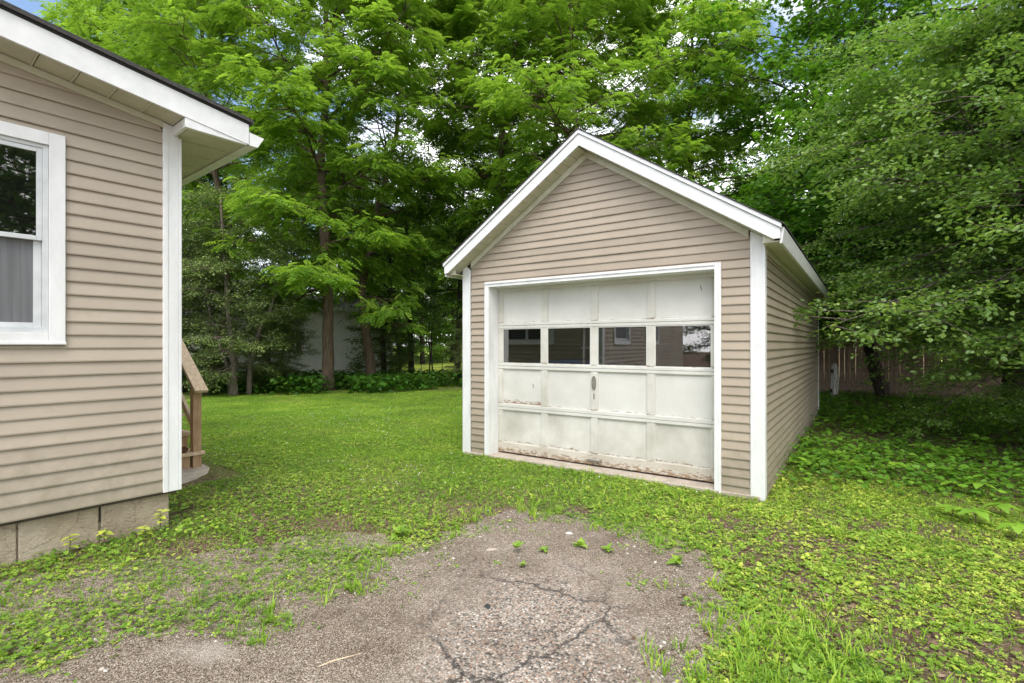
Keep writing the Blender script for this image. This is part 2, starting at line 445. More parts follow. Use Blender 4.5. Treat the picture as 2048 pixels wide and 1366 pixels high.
def soil_mat():
    m, n, l, b = mat_new('soil')
    v = coords(n, l)
    t = N(n, 'ShaderNodeTexNoise', Scale=1.1, Detail=8, Roughness=0.7)
    l.new(v, t.inputs['Vector'])
    t2 = N(n, 'ShaderNodeTexNoise', Scale=38, Detail=5, Roughness=0.7)
    l.new(v, t2.inputs['Vector'])
    r = ramp(n, [(0.25, (0.045, 0.028, 0.019)), (0.5, (0.15, 0.10, 0.075)), (0.75, (0.32, 0.25, 0.20))])
    l.new(t2.outputs['Fac'], r.inputs['Fac'])
    g = ramp(n, [(0.36, (0,0,0)), (0.62, (1,1,1))])
    l.new(t.outputs['Fac'], g.inputs['Fac'])
    gc = ramp(n, [(0.3, (0.07, 0.15, 0.012)), (0.7, (0.19, 0.30, 0.025))])
    l.new(t2.outputs['Fac'], gc.inputs['Fac'])
    sx = n.new('ShaderNodeSeparateXYZ'); l.new(v, sx.inputs[0])
    ly = N(n, 'ShaderNodeMapRange'); ly.inputs['From Min'].default_value = 4.5; ly.inputs['From Max'].default_value = 7.0
    ly.inputs['To Min'].default_value = 0.0; ly.inputs['To Max'].default_value = 0.85
    l.new(sx.outputs['Y'], ly.inputs['Value'])
    lx = N(n, 'ShaderNodeMapRange'); lx.inputs['From Min'].default_value = 2.5; lx.inputs['From Max'].default_value = 4.5
    lx.inputs['To Min'].default_value = 1.0; lx.inputs['To Max'].default_value = 0.25
    l.new(sx.outputs['X'], lx.inputs['Value'])
    mu = N(n, 'ShaderNodeMath', operation='MULTIPLY'); l.new(ly.outputs[0], mu.inputs[0]); l.new(lx.outputs[0], mu.inputs[1])
    fy = N(n, 'ShaderNodeMapRange'); fy.inputs['From Min'].default_value = 22; fy.inputs['From Max'].default_value = 27
    l.new(sx.outputs['Y'], fy.inputs['Value'])
    mxx = N(n, 'ShaderNodeMath', operation='MAXIMUM'); l.new(mu.outputs[0], mxx.inputs[0]); l.new(fy.outputs[0], mxx.inputs[1])
    mu2 = N(n, 'ShaderNodeMath', operation='MULTIPLY'); l.new(mxx.outputs[0], mu2.inputs[0])
    ga = N(n, 'ShaderNodeMath', operation='ADD', use_clamp=True); l.new(g.outputs['Color'], ga.inputs[0]); ga.inputs[1].default_value = 0.35
    l.new(ga.outputs[0], mu2.inputs[1])
    fg = N(n, 'ShaderNodeMix', data_type='RGBA'); l.new(fy.outputs[0], fg.inputs['Factor'])
    l.new(gc.outputs['Color'], fg.inputs['A']); fg.inputs['B'].default_value = (0.26, 0.34, 0.035, 1)
    mx = N(n, 'ShaderNodeMix', data_type='RGBA')
    l.new(mu2.outputs[0], mx.inputs['Factor']); l.new(r.outputs['Color'], mx.inputs['A']); l.new(fg.outputs['Result'], mx.inputs['B'])
    l.new(mx.outputs['Result'], b.inputs['Base Color'])
    b.inputs['Roughness'].default_value = 0.95
    b.inputs['Specular IOR Level'].default_value = 0.15
    gr = N(n, 'ShaderNodeTexVoronoi', Scale=110); l.new(v, gr.inputs['Vector'])
    gs = n.new('ShaderNodeSeparateColor'); l.new(gr.outputs['Color'], gs.inputs[0])
    gcr = ramp(n, [(0.0, (0.45,)*3), (0.6, (1.0,)*3), (0.9, (1.5, 1.4, 1.3)), (1.0, (2.6, 2.5, 2.3))])
    l.new(gs.outputs[0], gcr.inputs['Fac'])
    gm = N(n, 'ShaderNodeMix', data_type='RGBA', blend_type='MULTIPLY'); gm.inputs['Factor'].default_value = 0.9
    l.new(mx.outputs['Result'], gm.inputs['A']); l.new(gcr.outputs['Color'], gm.inputs['B'])
    l.new(gm.outputs['Result'], b.inputs['Base Color'])
    hm = N(n, 'ShaderNodeMath', operation='MULTIPLY_ADD'); l.new(gs.outputs[1], hm.inputs[0]); hm.inputs[1].default_value = 0.35
    l.new(t2.outputs['Fac'], hm.inputs[2])
    bp = N(n, 'ShaderNodeBump', Strength=0.9, Distance=0.03)
    l.new(hm.outputs[0], bp.inputs['Height'])
    l.new(bp.outputs['Normal'], b.inputs['Normal'])
    return m
M['soil'] = soil_mat()

def gravel_mat():
    m, n, l, b = mat_new('gravel')
    v = coords(n, l)
    wn_ = N(n, 'ShaderNodeTexNoise', Scale=9, Detail=3); l.new(v, wn_.inputs['Vector'])
    mv = N(n, 'ShaderNodeMix', data_type='RGBA'); mv.inputs['Factor'].default_value = 0.02
    l.new(v, mv.inputs['A']); l.new(wn_.outputs['Color'], mv.inputs['B'])
    vo = N(n, 'ShaderNodeTexVoronoi', Scale=85, Randomness=1.0); l.new(mv.outputs['Result'], vo.inputs['Vector'])
    sxc = n.new('ShaderNodeSeparateColor'); l.new(vo.outputs['Color'], sxc.inputs[0])
    vf = N(n, 'ShaderNodeTexVoronoi', Scale=190, Randomness=1.0); l.new(mv.outputs['Result'], vf.inputs['Vector'])
    sxf = n.new('ShaderNodeSeparateColor'); l.new(vf.outputs['Color'], sxf.inputs[0])
    # mask of the worn paved patch with its exposed stones
    pos = n.new('ShaderNodeVectorMath'); pos.operation = 'SUBTRACT'; pos.inputs[1].default_value = (0.08, 2.55, 0)
    l.new(v, pos.inputs[0])
    scl = n.new('ShaderNodeVectorMath'); scl.operation = 'MULTIPLY'; scl.inputs[1].default_value = (1.45, 0.80, 0)
    l.new(pos.outputs[0], scl.inputs[0])
    ln = n.new('ShaderNodeVectorMath'); ln.operation = 'LENGTH'; l.new(scl.outputs[0], ln.inputs[0])
    big = N(n, 'ShaderNodeTexNoise', Scale=2.2, Detail=6, Roughness=0.65); l.new(v, big.inputs['Vector'])
    pa = N(n, 'ShaderNodeMath', operation='MULTIPLY_ADD'); l.new(big.outputs['Fac'], pa.inputs[0]); pa.inputs[1].default_value = 1.4
    l.new(ln.outputs['Value'], pa.inputs[2])
    pm = ramp(n, [(0.0, (1,)*3), (0.52, (1,)*3), (0.74, (0,)*3)])
    dv = N(n, 'ShaderNodeMath', operation='DIVIDE'); l.new(pa.outputs[0], dv.inputs[0]); dv.inputs[1].default_value = 2.4
    l.new(dv.outputs[0], pm.inputs['Fac'])
    fine = ramp(n, [(0.0, (0.10, 0.080, 0.064)), (0.4, (0.27, 0.222, 0.18)), (0.75, (0.42, 0.355, 0.295)), (1.0, (0.70, 0.65, 0.58))])
    l.new(sxf.outputs[0], fine.inputs['Fac'])
    coarse = ramp(n, [(0.0, (0.10, 0.095, 0.09)), (0.3, (0.31, 0.285, 0.26)), (0.65, (0.50, 0.46, 0.415)), (0.86, (0.36, 0.24, 0.18)), (1.0, (0.72, 0.70, 0.66))])
    l.new(sxc.outputs[1], coarse.inputs['Fac'])
    base = N(n, 'ShaderNodeMix', data_type='RGBA'); l.new(pm.outputs['Color'], base.inputs['Factor'])
    l.new(fine.outputs['Color'], base.inputs['A']); l.new(coarse.outputs['Color'], base.inputs['B'])
    # gaps between stones
    gap = ramp(n, [(0.25, (1,)*3), (0.6, (0.55,)*3)])
    dm = N(n, 'ShaderNodeMix', data_type='FLOAT'); l.new(pm.outputs['Color'], dm.inputs['Factor'])
    l.new(vf.outputs['Distance'], dm.inputs['A']); l.new(vo.outputs['Distance'], dm.inputs['B'])
    l.new(dm.outputs['Result'], gap.inputs['Fac'])
    g1 = N(n, 'ShaderNodeMix', data_type='RGBA', blend_type='MULTIPLY'); g1.inputs['Factor'].default_value = 0.8
    l.new(base.outputs['Result'], g1.inputs['A']); l.new(gap.outputs['Color'], g1.inputs['B'])
    # broad dirt tones
    tone = ramp(n, [(0.3, (0.55, 0.49, 0.44)), (0.47, (0.82, 0.775, 0.725)), (0.68, (1.06, 1.03, 0.99))])
    big2 = N(n, 'ShaderNodeTexNoise', Scale=1.6, Detail=7, Roughness=0.7); l.new(v, big2.inputs['Vector'])
    l.new(big2.outputs['Fac'], tone.inputs['Fac'])
    g2 = N(n, 'ShaderNodeMix', data_type='RGBA', blend_type='MULTIPLY'); g2.inputs['Factor'].default_value = 1.0
    l.new(g1.outputs['Result'], g2.inputs['A']); l.new(tone.outputs['Color'], g2.inputs['B'])
    # cracks inside the paved patch
    mv2 = N(n, 'ShaderNodeMix', data_type='RGBA'); mv2.inputs['Factor'].default_value = 0.22
    cn = N(n, 'ShaderNodeTexNoise', Scale=4, Detail=7, Roughness=0.7); l.new(v, cn.inputs['Vector'])
    l.new(v, mv2.inputs['A']); l.new(cn.outputs['Color'], mv2.inputs['B'])
    vc = N(n, 'ShaderNodeTexVoronoi', feature='DISTANCE_TO_EDGE', Scale=1.55); l.new(mv2.outputs['Result'], vc.inputs['Vector'])
    cr = ramp(n, [(0.0, (1,)*3), (0.005, (1,)*3), (0.011, (0.35,)*3), (0.022, (0,)*3)]); l.new(vc.outputs['Distance'], cr.inputs['Fac'])
    cm = N(n, 'ShaderNodeMath', operation='MULTIPLY'); l.new(cr.outputs['Color'], cm.inputs[0]); l.new(pm.outputs['Color'], cm.inputs[1])
    cm2 = N(n, 'ShaderNodeMath', operation='MULTIPLY'); l.new(cm.outputs[0], cm2.inputs[0]); cm2.inputs[1].default_value = 0.92
    g3 = N(n, 'ShaderNodeMix', data_type='RGBA'); l.new(cm2.outputs[0], g3.inputs['Factor'])
    l.new(g2.outputs['Result'], g3.inputs['A']); g3.inputs['B'].default_value = (0.045, 0.04, 0.037, 1)
    # a pale worn spot at the lower left
    p2 = n.new('ShaderNodeVectorMath'); p2.operation = 'SUBTRACT'; p2.inputs[1].default_value = (-1.50, 2.47, 0); l.new(v, p2.inputs[0])
    s2 = n.new('ShaderNodeVectorMath'); s2.operation = 'MULTIPLY'; s2.inputs[1].default_value = (3.6, 6.5, 0); l.new(p2.outputs[0], s2.inputs[0])
    l2 = n.new('ShaderNodeVectorMath'); l2.operation = 'LENGTH'; l.new(s2.outputs[0], l2.inputs[0])
    a2 = N(n, 'ShaderNodeMath', operation='MULTIPLY_ADD'); l.new(cn.outputs['Fac'], a2.inputs[0]); a2.inputs[1].default_value = 2.4; l.new(l2.outputs['Value'], a2.inputs[2])
    r2 = ramp(n, [(0.0, (0.55,)*3), (0.55, (0.5,)*3), (0.88, (0,)*3)])
    d2 = N(n, 'ShaderNodeMath', operation='DIVIDE'); l.new(a2.outputs[0], d2.inputs[0]); d2.inputs[1].default_value = 2.3
    l.new(d2.outputs[0], r2.inputs['Fac'])
    g4 = N(n, 'ShaderNodeMix', data_type='RGBA'); l.new(r2.outputs['Color'], g4.inputs['Factor'])
    l.new(g3.outputs['Result'], g4.inputs['A']); g4.inputs['B'].default_value = (0.46, 0.42, 0.375, 1)
    l.new(g4.outputs['Result'], b.inputs['Base Color'])
    b.inputs['Roughness'].default_value = 0.9
    b.inputs['Specular IOR Level'].default_value = 0.2
    hs = N(n, 'ShaderNodeMath', operation='MULTIPLY_ADD'); l.new(vo.outputs['Distance'], hs.inputs[0]); hs.inputs[1].default_value = -1.0
    l.new(cm.outputs[0], hs.inputs[2])
    hs.inputs[2].default_value = 0
    bp = N(n, 'ShaderNodeBump', Strength=0.7, Distance=0.008); l.new(dm.outputs['Result'], bp.inputs['Height']); bp.invert = True
    l.new(bp.outputs['Normal'], b.inputs['Normal'])
    return m
M['gravel'] = gravel_mat()
M['pebble'] = leaf_mat('pebbles', (0.12, 0.10, 0.085), (0.29, 0.24, 0.20), (0.55, 0.52, 0.48), (0.2, 0.2, 0.2), tw=0.0, rough=0.85, spec=0.2)

# ------------------------------------------------------------------ ground
def vnoise(x, y, seed=0):
    """smooth value noise, 0..1, numpy"""
    xi, yi = np.floor(x).astype(int), np.floor(y).astype(int)
    fx, fy = x - xi, y - yi
    fx = fx*fx*(3-2*fx); fy = fy*fy*(3-2*fy)
    def h(a, b):
        n = (a * 374761393 + b * 668265263 + seed * 1442695041) & 0x7fffffff
        n = ((n ^ (n >> 13)) * 1274126177) & 0x7fffffff
        return ((n ^ (n >> 16)) & 0xffff) / 65535.0
    return (h(xi,yi)*(1-fx)+h(xi+1,yi)*fx)*(1-fy) + (h(xi,yi+1)*(1-fx)+h(xi+1,yi+1)*fx)*fy
def fbm(x, y, seed=0):
    return (vnoise(x,y,seed)*0.55 + vnoise(x*2.1+7,y*2.1+3,seed+1)*0.28 + vnoise(x*4.3+1,y*4.3+9,seed+2)*0.17)
def sstep(a, b, x):
    t = np.clip((x - a) / (b - a), 0, 1)
    return t*t*(3-2*t)
def gz(x, y):
    x = np.asarray(x, float); y = np.asarray(y, float)
    rise = 0.11 * sstep(-0.9, -2.5, x) * (1 - sstep(9, 14, y))
    bump = (fbm(x*0.55, y*0.55, 5) - 0.5) * 0.07 * sstep(0.3, 1.2, np.abs(y))
    near_garage = np.exp(-((x-1.0)**2/4 + (y-6.0)**2/2.5))
    return rise + bump * (1 - 0.7*near_garage) - 0.015

def axis(knots):
    out = []
    for a, b, n in knots:
        out += list(np.linspace(a, b, n, endpoint=False))
    return np.array(out + [knots[-1][1]])
gx = axis([(-260,-40,7),(-40,-8,16),(-8,8,110),(8,16,24),(16,40,12),(40,260,7)])
gy = axis([(-60,-4,8),(-4,1,12),(1,9,80),(9,24,60),(24,60,16),(60,500,9)])
GX, GY = np.meshgrid(gx, gy)
GZ = gz(GX, GY)
gv = np.stack([GX.ravel(), GY.ravel(), GZ.ravel()], 1)
nx, ny = len(gx), len(gy)
ii = (np.arange(ny-1)[:,None]*nx + np.arange(nx-1)[None,:]).ravel()
gf = np.stack([ii, ii+1, ii+nx+1, ii+nx], 1)

def fast_mesh(name, verts, loops, starts, tint=None, smooth=False):
    me = bpy.data.meshes.new(name)
    me.vertices.add(len(verts)); me.vertices.foreach_set('co', np.ascontiguousarray(verts, np.float32).ravel())
    me.loops.add(len(loops)); me.loops.foreach_set('vertex_index', np.ascontiguousarray(loops, np.int32))
    me.polygons.add(len(starts)); me.polygons.foreach_set('loop_start', np.ascontiguousarray(starts, np.int32))
    if smooth:
        me.polygons.foreach_set('use_smooth', np.ones(len(starts), bool))
    if tint is not None:
        at = me.attributes.new('tint', 'FLOAT', 'POINT')
        at.data.foreach_set('value', np.ascontiguousarray(tint, np.float32))
    me.update(calc_edges=True)
    return me
me = fast_mesh('ground', gv, gf.ravel(), np.arange(len(gf))*4, smooth=True)
tag(obj('ground', me, M['soil']), kind='structure')

DRIVE = np.array([(-2.9,2.05),(-2.3,2.5),(-1.36,2.99),(-1.08,3.41),(-0.6,3.97),(-0.1,4.29),(0.45,4.42),(0.9,4.25),(1.15,3.82),(1.18,3.41),(0.92,2.90),(0.62,2.32),(0.5,1.4),(0.4,-4.0),(-3.6,-4.0)])
def resample(poly, step, jit, seed):
    r = np.random.default_rng(seed)
    out = []
    for i in range(len(poly)):
        a, b = poly[i], poly[(i+1) % len(poly)]
        n = max(1, int(np.linalg.norm(b-a)/step))
        for k in range(n):
            p = a + (b-a)*k/n
            out.append(p + r.normal(0, jit, 2))
    return np.array(out)
def inside(px, py, poly):
    c = np.zeros(px.shape, bool)
    j = len(poly)-1
    for i in range(len(poly)):
        xi, yi = poly[i]; xj, yj = poly[j]
        hit = ((yi > py) != (yj > py)) & (px < (xj-xi)*(py-yi)/(yj-yi+1e-12)+xi)
        c ^= hit
        j = i
    return c
def sdist(px, py, poly):
    d = np.full(px.shape, 1e9)
    for i in range(len(poly)):
        ax, ay = poly[i]; bx, by = poly[(i+1) % len(poly)]
        t = np.clip(((px-ax)*(bx-ax)+(py-ay)*(by-ay))/((bx-ax)**2+(by-ay)**2+1e-12), 0, 1)
        d = np.minimum(d, np.hypot(px-ax-t*(bx-ax), py-ay-t*(by-ay)))
    return np.where(inside(px, py, poly), -d, d)
dx_, dy_ = np.meshgrid(np.arange(-4.2, 1.9, 0.03), np.arange(-3.0, 5.0, 0.03))
sd = sdist(dx_, dy_, DRIVE) - (fbm(dx_*2.2, dy_*2.2, 31) - 0.45)*0.55 - 0.06
dzz = gz(dx_, dy_) + 0.005 + 0.012*sstep(0.0, -0.6, sd)
keep = sd < 0.22 + 0.62*sstep(-0.6, -1.5, dx_)*sstep(5.0, 3.6, dy_)
nxx = dx_.shape[1]
idx = np.arange(dx_.size).reshape(dx_.shape)
q = np.stack([idx[:-1,:-1], idx[:-1,1:], idx[1:,1:], idx[1:,:-1]], -1).reshape(-1,4)
kq = keep.ravel()[q].all(1)
q = q[kq]
used, inv = np.unique(q, return_inverse=True)
dv_ = np.stack([dx_.ravel(), dy_.ravel(), dzz.ravel()], 1)[used]
me = fast_mesh('driveway', dv_, inv.ravel(), np.arange(len(q))*4, smooth=True)
tag(obj('driveway', me, M['gravel']), kind='structure')

# ------------------------------------------------------------------ leaf templates: (verts, list of faces)
def T_round():
    v = [(0,0,0),(0.25,-0.30,0.05),(0.72,-0.27,0.04),(1,0,-0.04),(0.72,0.27,0.04),(0.25,0.30,0.05)]
    return np.array(v, float), [(0,1,2,3),(0,3,4,5)]
def T_ovate():
    v = [(0,0,0),(0.40,-0.25,0.06),(1,0,-0.10),(0.40,0.25,0.06)]
    return np.array(v, float), [(0,1,2),(0,2,3)]
def T_heart():
    v = [(0,0,0),(-0.12,-0.25,0.02),(0.15,-0.46,0.05),(0.6,-0.32,0.03),(1,0,-0.08),(0.6,0.32,0.03),(0.15,0.46,0.05),(-0.12,0.25,0.02)]
    return np.array(v, float), [(0,1,2,3,4),(0,4,5,6,7)]
def T_locust(pairs=5):
    vs, fs = [], []
    def leaflet(x, side, zz, L=0.24, W=0.10):
        b = len(vs)
        a = R(62)*side
        if side == 0: d = (1, 0)
        else: d = (math.cos(a), math.sin(a))
        n = (-d[1], d[0])
        z2 = zz - 0.05
        vs.extend([(x, 0.0, zz), (x+d[0]*L*.5+n[0]*W, d[1]*L*.5+n[1]*W, zz+0.012), (x+d[0]*L, d[1]*L, z2), (x+d[0]*L*.5-n[0]*W, d[1]*L*.5-n[1]*W, zz+0.012)])
        fs.append((b, b+3, b+2, b+1))
    for i in range(pairs):
        x = 0.12 + 0.76*i/(pairs-1)
        zz = -0.30*x*x
        s = 0.75 + 0.5*math.sin(math.pi*(0.15+0.8*i/(pairs-1)))
        leaflet(x, 1, zz, 0.21*s); leaflet(x, -1, zz, 0.21*s)
    leaflet(0.9, 0, -0.27, 0.2)
    return np.array(vs, float), fs
def T_maple():
    ang = [(0,1.0),(14,0.66),(26,0.6),(46,0.92),(58,0.55),(78,0.5),(98,0.72),(125,0.42),(165,0.28)]
    half = [(0,0,0)] + [(0.38+0.62*r*math.cos(R(a))*1.0, 0.62*r*math.sin(R(a)), 0.05-0.18*r*r*0.6) for a, r in ang]
    v = [(0,0,0)] + half[1:]
    right = [(x, -y, z) for x, y, z in half[1:]]
    n = len(ang)
    vs = v + right
    fs = [(0,) + tuple(range(1, n+1)), (0,) + tuple(reversed(range(n+1, 2*n+1)))]
    return np.array(vs, float), fs
def T_rosette(leaf, n=6, seed=0, lift=(5, 45), reach=0.5):
    """a small plant: n leaves on short stalks round one root"""
    r = random.Random(seed)
    lv, lf = leaf
    vs, fs = [], []
    for k in range(n):
        a = 2*math.pi*k/n + r.uniform(-.45, .45)
        e = R(r.uniform(*lift)); st = reach*r.uniform(.35, 1.1); sc_ = r.uniform(.45, 1.0)
        pe = R(r.uniform(-30, 25)); roll = r.uniform(-.4, .4)
        hz_ = st*math.cos(e); hh = st*math.sin(e)
        b = len(vs)
        for x, y, z in lv:
            z2 = z + y*roll
            px_ = x*math.cos(pe) - z2*math.sin(pe); pz_ = x*math.sin(pe) + z2*math.cos(pe)
            px_, py_, pz_ = hz_+px_*sc_, y*sc_, hh+pz_*sc_
            vs.append((px_*math.cos(a)-py_*math.sin(a), px_*math.sin(a)+py_*math.cos(a), pz_))
        fs += [tuple(i+b for i in f) for f in lf]
        b = len(vs)
        for (q, w) in ((0, .02), (1, .012)):
            for sgn in (-1, 1):
                py_ = sgn*w; px_ = hz_*q
                vs.append((px_*math.cos(a)-py_*math.sin(a), px_*math.sin(a)+py_*math.cos(a), hh*q))
        fs.append((b, b+1, b+3, b+2))
    return np.array(vs, float), fs
def T_clover():
    vs, fs = [], []
    for k in range(3):
        a = 2*math.pi*k/3
        d = np.array([math.cos(a), math.sin(a)]); n = np.array([-d[1], d[0]])
        b = len(vs)
        p = [d*0.02, d*0.36+n*0.27, d*0.56, d*0.36-n*0.27]
        zz = [0, 0.05, 0.08, 0.05]
        vs += [(q[0], q[1], z) for q, z in zip(p, zz)]
        fs.append((b, b+3, b+2, b+1))
    return np.array(vs, float), fs
def T_tuft(nb=5, seed=1):
    r = random.Random(seed)
    vs, fs = [], []
    for k in range(nb):
        a = r.uniform(0, 2*math.pi); ln = r.uniform(0.6, 1.0); lean = r.uniform(0.15, 0.75)
        d = np.array([math.cos(a), math.sin(a)]); n = np.array([-d[1], d[0]])*0.035
        o = d*r.uniform(0, 0.25)
        b = len(vs)
        m_ = o + d*lean*0.35*ln; t = o + d*lean*ln
        zt = ln*math.sqrt(max(0.08, 1-lean**2)); zm = zt*0.62
        vs += [(o[0]-n[0], o[1]-n[1], 0), (o[0]+n[0], o[1]+n[1], 0), (m_[0]+n[0]*.8, m_[1]+n[1]*.8, zm), (m_[0]-n[0]*.8, m_[1]-n[1]*.8, zm), (t[0], t[1], zt)]
        fs += [(b, b+1, b+2, b+3), (b+3, b+2, b+4)]
    return np.array(vs, float), fs
def T_pebble(seed=0):
    r = random.Random(seed)
    vs = []
    for z, rad in ((-0.2, 0.42), (0.12, 0.5)):
        for k in range(5):
            a = 2*math.pi*k/5 + r.uniform(-.25, .25)
            q = rad*r.uniform(0.8, 1.15)
            vs.append((q*math.cos(a), q*math.sin(a)*0.8, z))
    vs.append((r.uniform(-.1,.1), r.uniform(-.1,.1), 0.34))
    fs = [(k, (k+1)%5, 5+(k+1)%5, 5+k) for k in range(5)] + [(5+k, 5+(k+1)%5, 10) for k in range(5)]
    return np.array(vs, float), fs

def scatter_mesh(name, tmpl, pos, xdir, nrm, size, tint, tvar=0.0, rg=rng):
    """copies of a template: x along xdir, z along nrm; one mesh"""
    tv, tf = tmpl
    n, k = len(pos), len(tv)
    x = xdir / (np.linalg.norm(xdir, axis=1, keepdims=True) + 1e-9)
    z = nrm - x * (nrm * x).sum(1, keepdims=True)
    z /= (np.linalg.norm(z, axis=1, keepdims=True) + 1e-9)
    y = np.cross(z, x)
    size = np.asarray(size).reshape(n, 1, 1)
    V = (tv[None,:,0:1]*x[:,None,:] + tv[None,:,1:2]*y[:,None,:] + tv[None,:,2:3]*z[:,None,:]) * size + pos[:,None,:]
    lp = np.concatenate([np.array(f) for f in tf])
    cnt = np.array([len(f) for f in tf])
    st = np.concatenate([[0], np.cumsum(cnt)[:-1]])
    L = (lp[None,:] + (np.arange(n)*k)[:,None]).ravel()
    S = (st[None,:] + (np.arange(n)*len(lp))[:,None]).ravel()
    T = np.repeat(np.clip(tint, 0, 1), k)
    return fast_mesh(name, V.reshape(-1,3), L, S, T)

# ------------------------------------------------------------------ trees
def rot_az(d, a):
    c, s = math.cos(a), math.sin(a)
    return np.array([d[0]*c - d[1]*s, d[0]*s + d[1]*c, d[2]])
def unit(v):
    return v / (np.linalg.norm(v) + 1e-9)

def skeleton(rg, trunks, limb_z0, spread, nlimb, elev=(55, 20), droop=0.5, sub=8, twigs=5, twig_len=0.45, sub_len=0.42, r_k=1.0, sub_elev=(-12, 22), prof=None):
    """trunks: list of (points, r0, r1). returns wood MB and twig arrays"""
    wood = MB()
    TP, TD = [], []
    prof = prof or (lambda t: 0.55 + 0.9*t if t < 0.5 else max(0.18, 1.0 - 1.5*(t-0.5)**1.5))
    for pts, r0, r1 in trunks:
        pts = [np.array(p, float) for p in pts]
        # fine trunk polyline
        fine = []
        for i in range(len(pts)-1):
            for k in range(4):
                fine.append(pts[i] + (pts[i+1]-pts[i])*k/4 + rg.normal(0, 0.015, 3)*[1,1,0])
        fine.append(pts[-1])
        m = len(fine)
        rad = [r0*(1-i/(m-1))**0.75 + r1*(i/(m-1)) for i in range(m)]
        rad[0] *= 1.28
        if m > 2: rad[1] *= 1.05
        wood.tube(fine, rad, 10)
        fine = np.array(fine)
        ztop, zb = fine[-1][2], fine[0][2]
        az = rg.uniform(0, 6.28)
        for i in range(nlimb):
            t = ((i + rg.uniform(0, 0.9)) / nlimb)
            zz = limb_z0 + (ztop - limb_z0) * (t**0.92)
            j = int(np.clip(np.searchsorted(fine[:,2], zz), 1, m-1))
            f = np.clip((zz - fine[j-1][2]) / (fine[j][2]-fine[j-1][2] + 1e-9), 0, 1)
            p = fine[j-1] + (fine[j]-fine[j-1])*f
            rr = rad[j]*0.42
            az += 2.4 + rg.normal(0, 0.5)
            L = spread * prof(t) * rg.uniform(0.7, 1.15)
            el = R(elev[1] + (elev[0]-elev[1])*t + rg.normal(0, 8))
            d = np.array([math.cos(az)*math.cos(el), math.sin(az)*math.cos(el), math.sin(el)])
            ns = 6
            lp = [p]
            for k in range(ns):
                d = unit(d + np.array([0, 0, -droop*0.16]) + rg.normal(0, 0.10, 3))
                lp.append(lp[-1] + d*L/ns)
            r_l = max(0.012, min(rr, 0.020*L*r_k + 0.012))
            wood.tube(lp, [r_l*(1-0.85*k/ns) for k in range(ns+1)], 6)
            lp = np.array(lp)
            side = 1
            for s_ in range(sub):
                fr = 0.22 + 0.78*(s_ + rg.uniform(0, 0.8))/sub
                fr = min(fr, 0.999)
                kk = fr*ns; k0 = int(kk)
                q = lp[k0] + (lp[k0+1]-lp[k0])*(kk-k0)
                bd = unit(lp[k0+1]-lp[k0])
                side = -side
                bd = rot_az(bd, side*R(rg.uniform(25, 75)))
                bd[2] = math.sin(R(rg.uniform(*sub_elev)))
                bd = unit(bd)
                sl = L*sub_len*(1.1-0.6*fr)*rg.uniform(0.7, 1.2) + 0.15
                sp = [q]
                for k in range(3):
                    bd = unit(bd + np.array([0,0,-0.10*droop]) + rg.normal(0, 0.09, 3))
                    sp.append(sp[-1] + bd*sl/3)
                wood.tube(sp, [r_l*0.42, r_l*0.32, r_l*0.2, 0.004], 4)
                sp = np.array(sp)
                sd_ = 1
                for w_ in range(twigs):
                    f2 = min(0.999, 0.2 + 0.8*(w_+0.7)/twigs)
                    k2 = f2*3; k3 = int(k2)
                    tp = sp[k3] + (sp[k3+1]-sp[k3])*(k2-k3)
                    sd_ = -sd_
                    td = rot_az(unit(sp[k3+1]-sp[k3]), sd_*R(rg.uniform(10, 70)))
                    td[2] += rg.uniform(-0.25, 0.18)
                    TP.append(tp); TD.append(unit(td)*twig_len*rg.uniform(0.6, 1.2))
    return wood, np.array(TP), np.array(TD)

def leaves_on(name, rg, tmpl, TP, TD, per, size, spread_az=60, pitch=(-25, 8), tilt=0.35, tint_mu=0.5, tint_sd=0.17, jit=0.06, top=None):
    n = len(TP)*per
    P = np.repeat(TP, per, 0); D = np.repeat(TD, per, 0)
    t = (np.tile(np.arange(per), len(TP)) + rg.uniform(0, 1, n))/per
    pos = P + D*t[:,None] + rg.normal(0, jit, (n,3))
    az = np.arctan2(D[:,1], D[:,0]) + np.radians(rg.uniform(-spread_az, spread_az, n))
    el = np.radians(rg.uniform(pitch[0], pitch[1], n))
    xd = np.stack([np.cos(az)*np.cos(el), np.sin(az)*np.cos(el), np.sin(el)], 1)
    nr = np.stack([rg.normal(0, tilt, n), rg.normal(0, tilt, n), np.ones(n)], 1)
    sz = size*rg.uniform(0.65, 1.2, n)
    cl = np.repeat(rg.normal(0, tint_sd*0.7, len(TP)), per)
    tn = tint_mu + cl + rg.normal(0, tint_sd, n)
    return scatter_mesh(name, tmpl, pos, xd, nr, sz, tn)

def make_tree(name, label, cat, loc, trunks, leaf, group=None, bark='bark', rz=0.0, **kw):
    """kw: skeleton and leaves arguments"""
    rg = np.random.default_rng(kw.pop('seed', 1))
    lk = {k: kw.pop(k) for k in list(kw) if k in ('per','size','spread_az','pitch','tilt','tint_mu','tint_sd','jit')}
    tm = kw.pop('tmpl')
    root = empty(name, loc, rz)
    tag(root, label, cat, group)
    wood, TP, TD = skeleton(rg, trunks, **kw)
    wood.build('trunk', M[bark], root, smooth=True)
    me = leaves_on('crown', rg, tm, TP, TD, **lk)
    obj('crown', me, M[leaf], root)
    return root

def copy_tree(o, label, loc, rz, s=1.0):
    c = o.copy(); COL.objects.link(c)
    c.location = loc; c.rotation_euler = (0, 0, rz); c.scale = (s, s, s)
    c['label'] = label
    for ch in list(o.children):
        d = ch.copy(); COL.objects.link(d); d.parent = c
    return c

def at(px, Y, z=None):
    X = (px - 1024) / 1020 * Y
    return (X, Y, float(gz(X, Y)) - 0.03 if z is None else z)

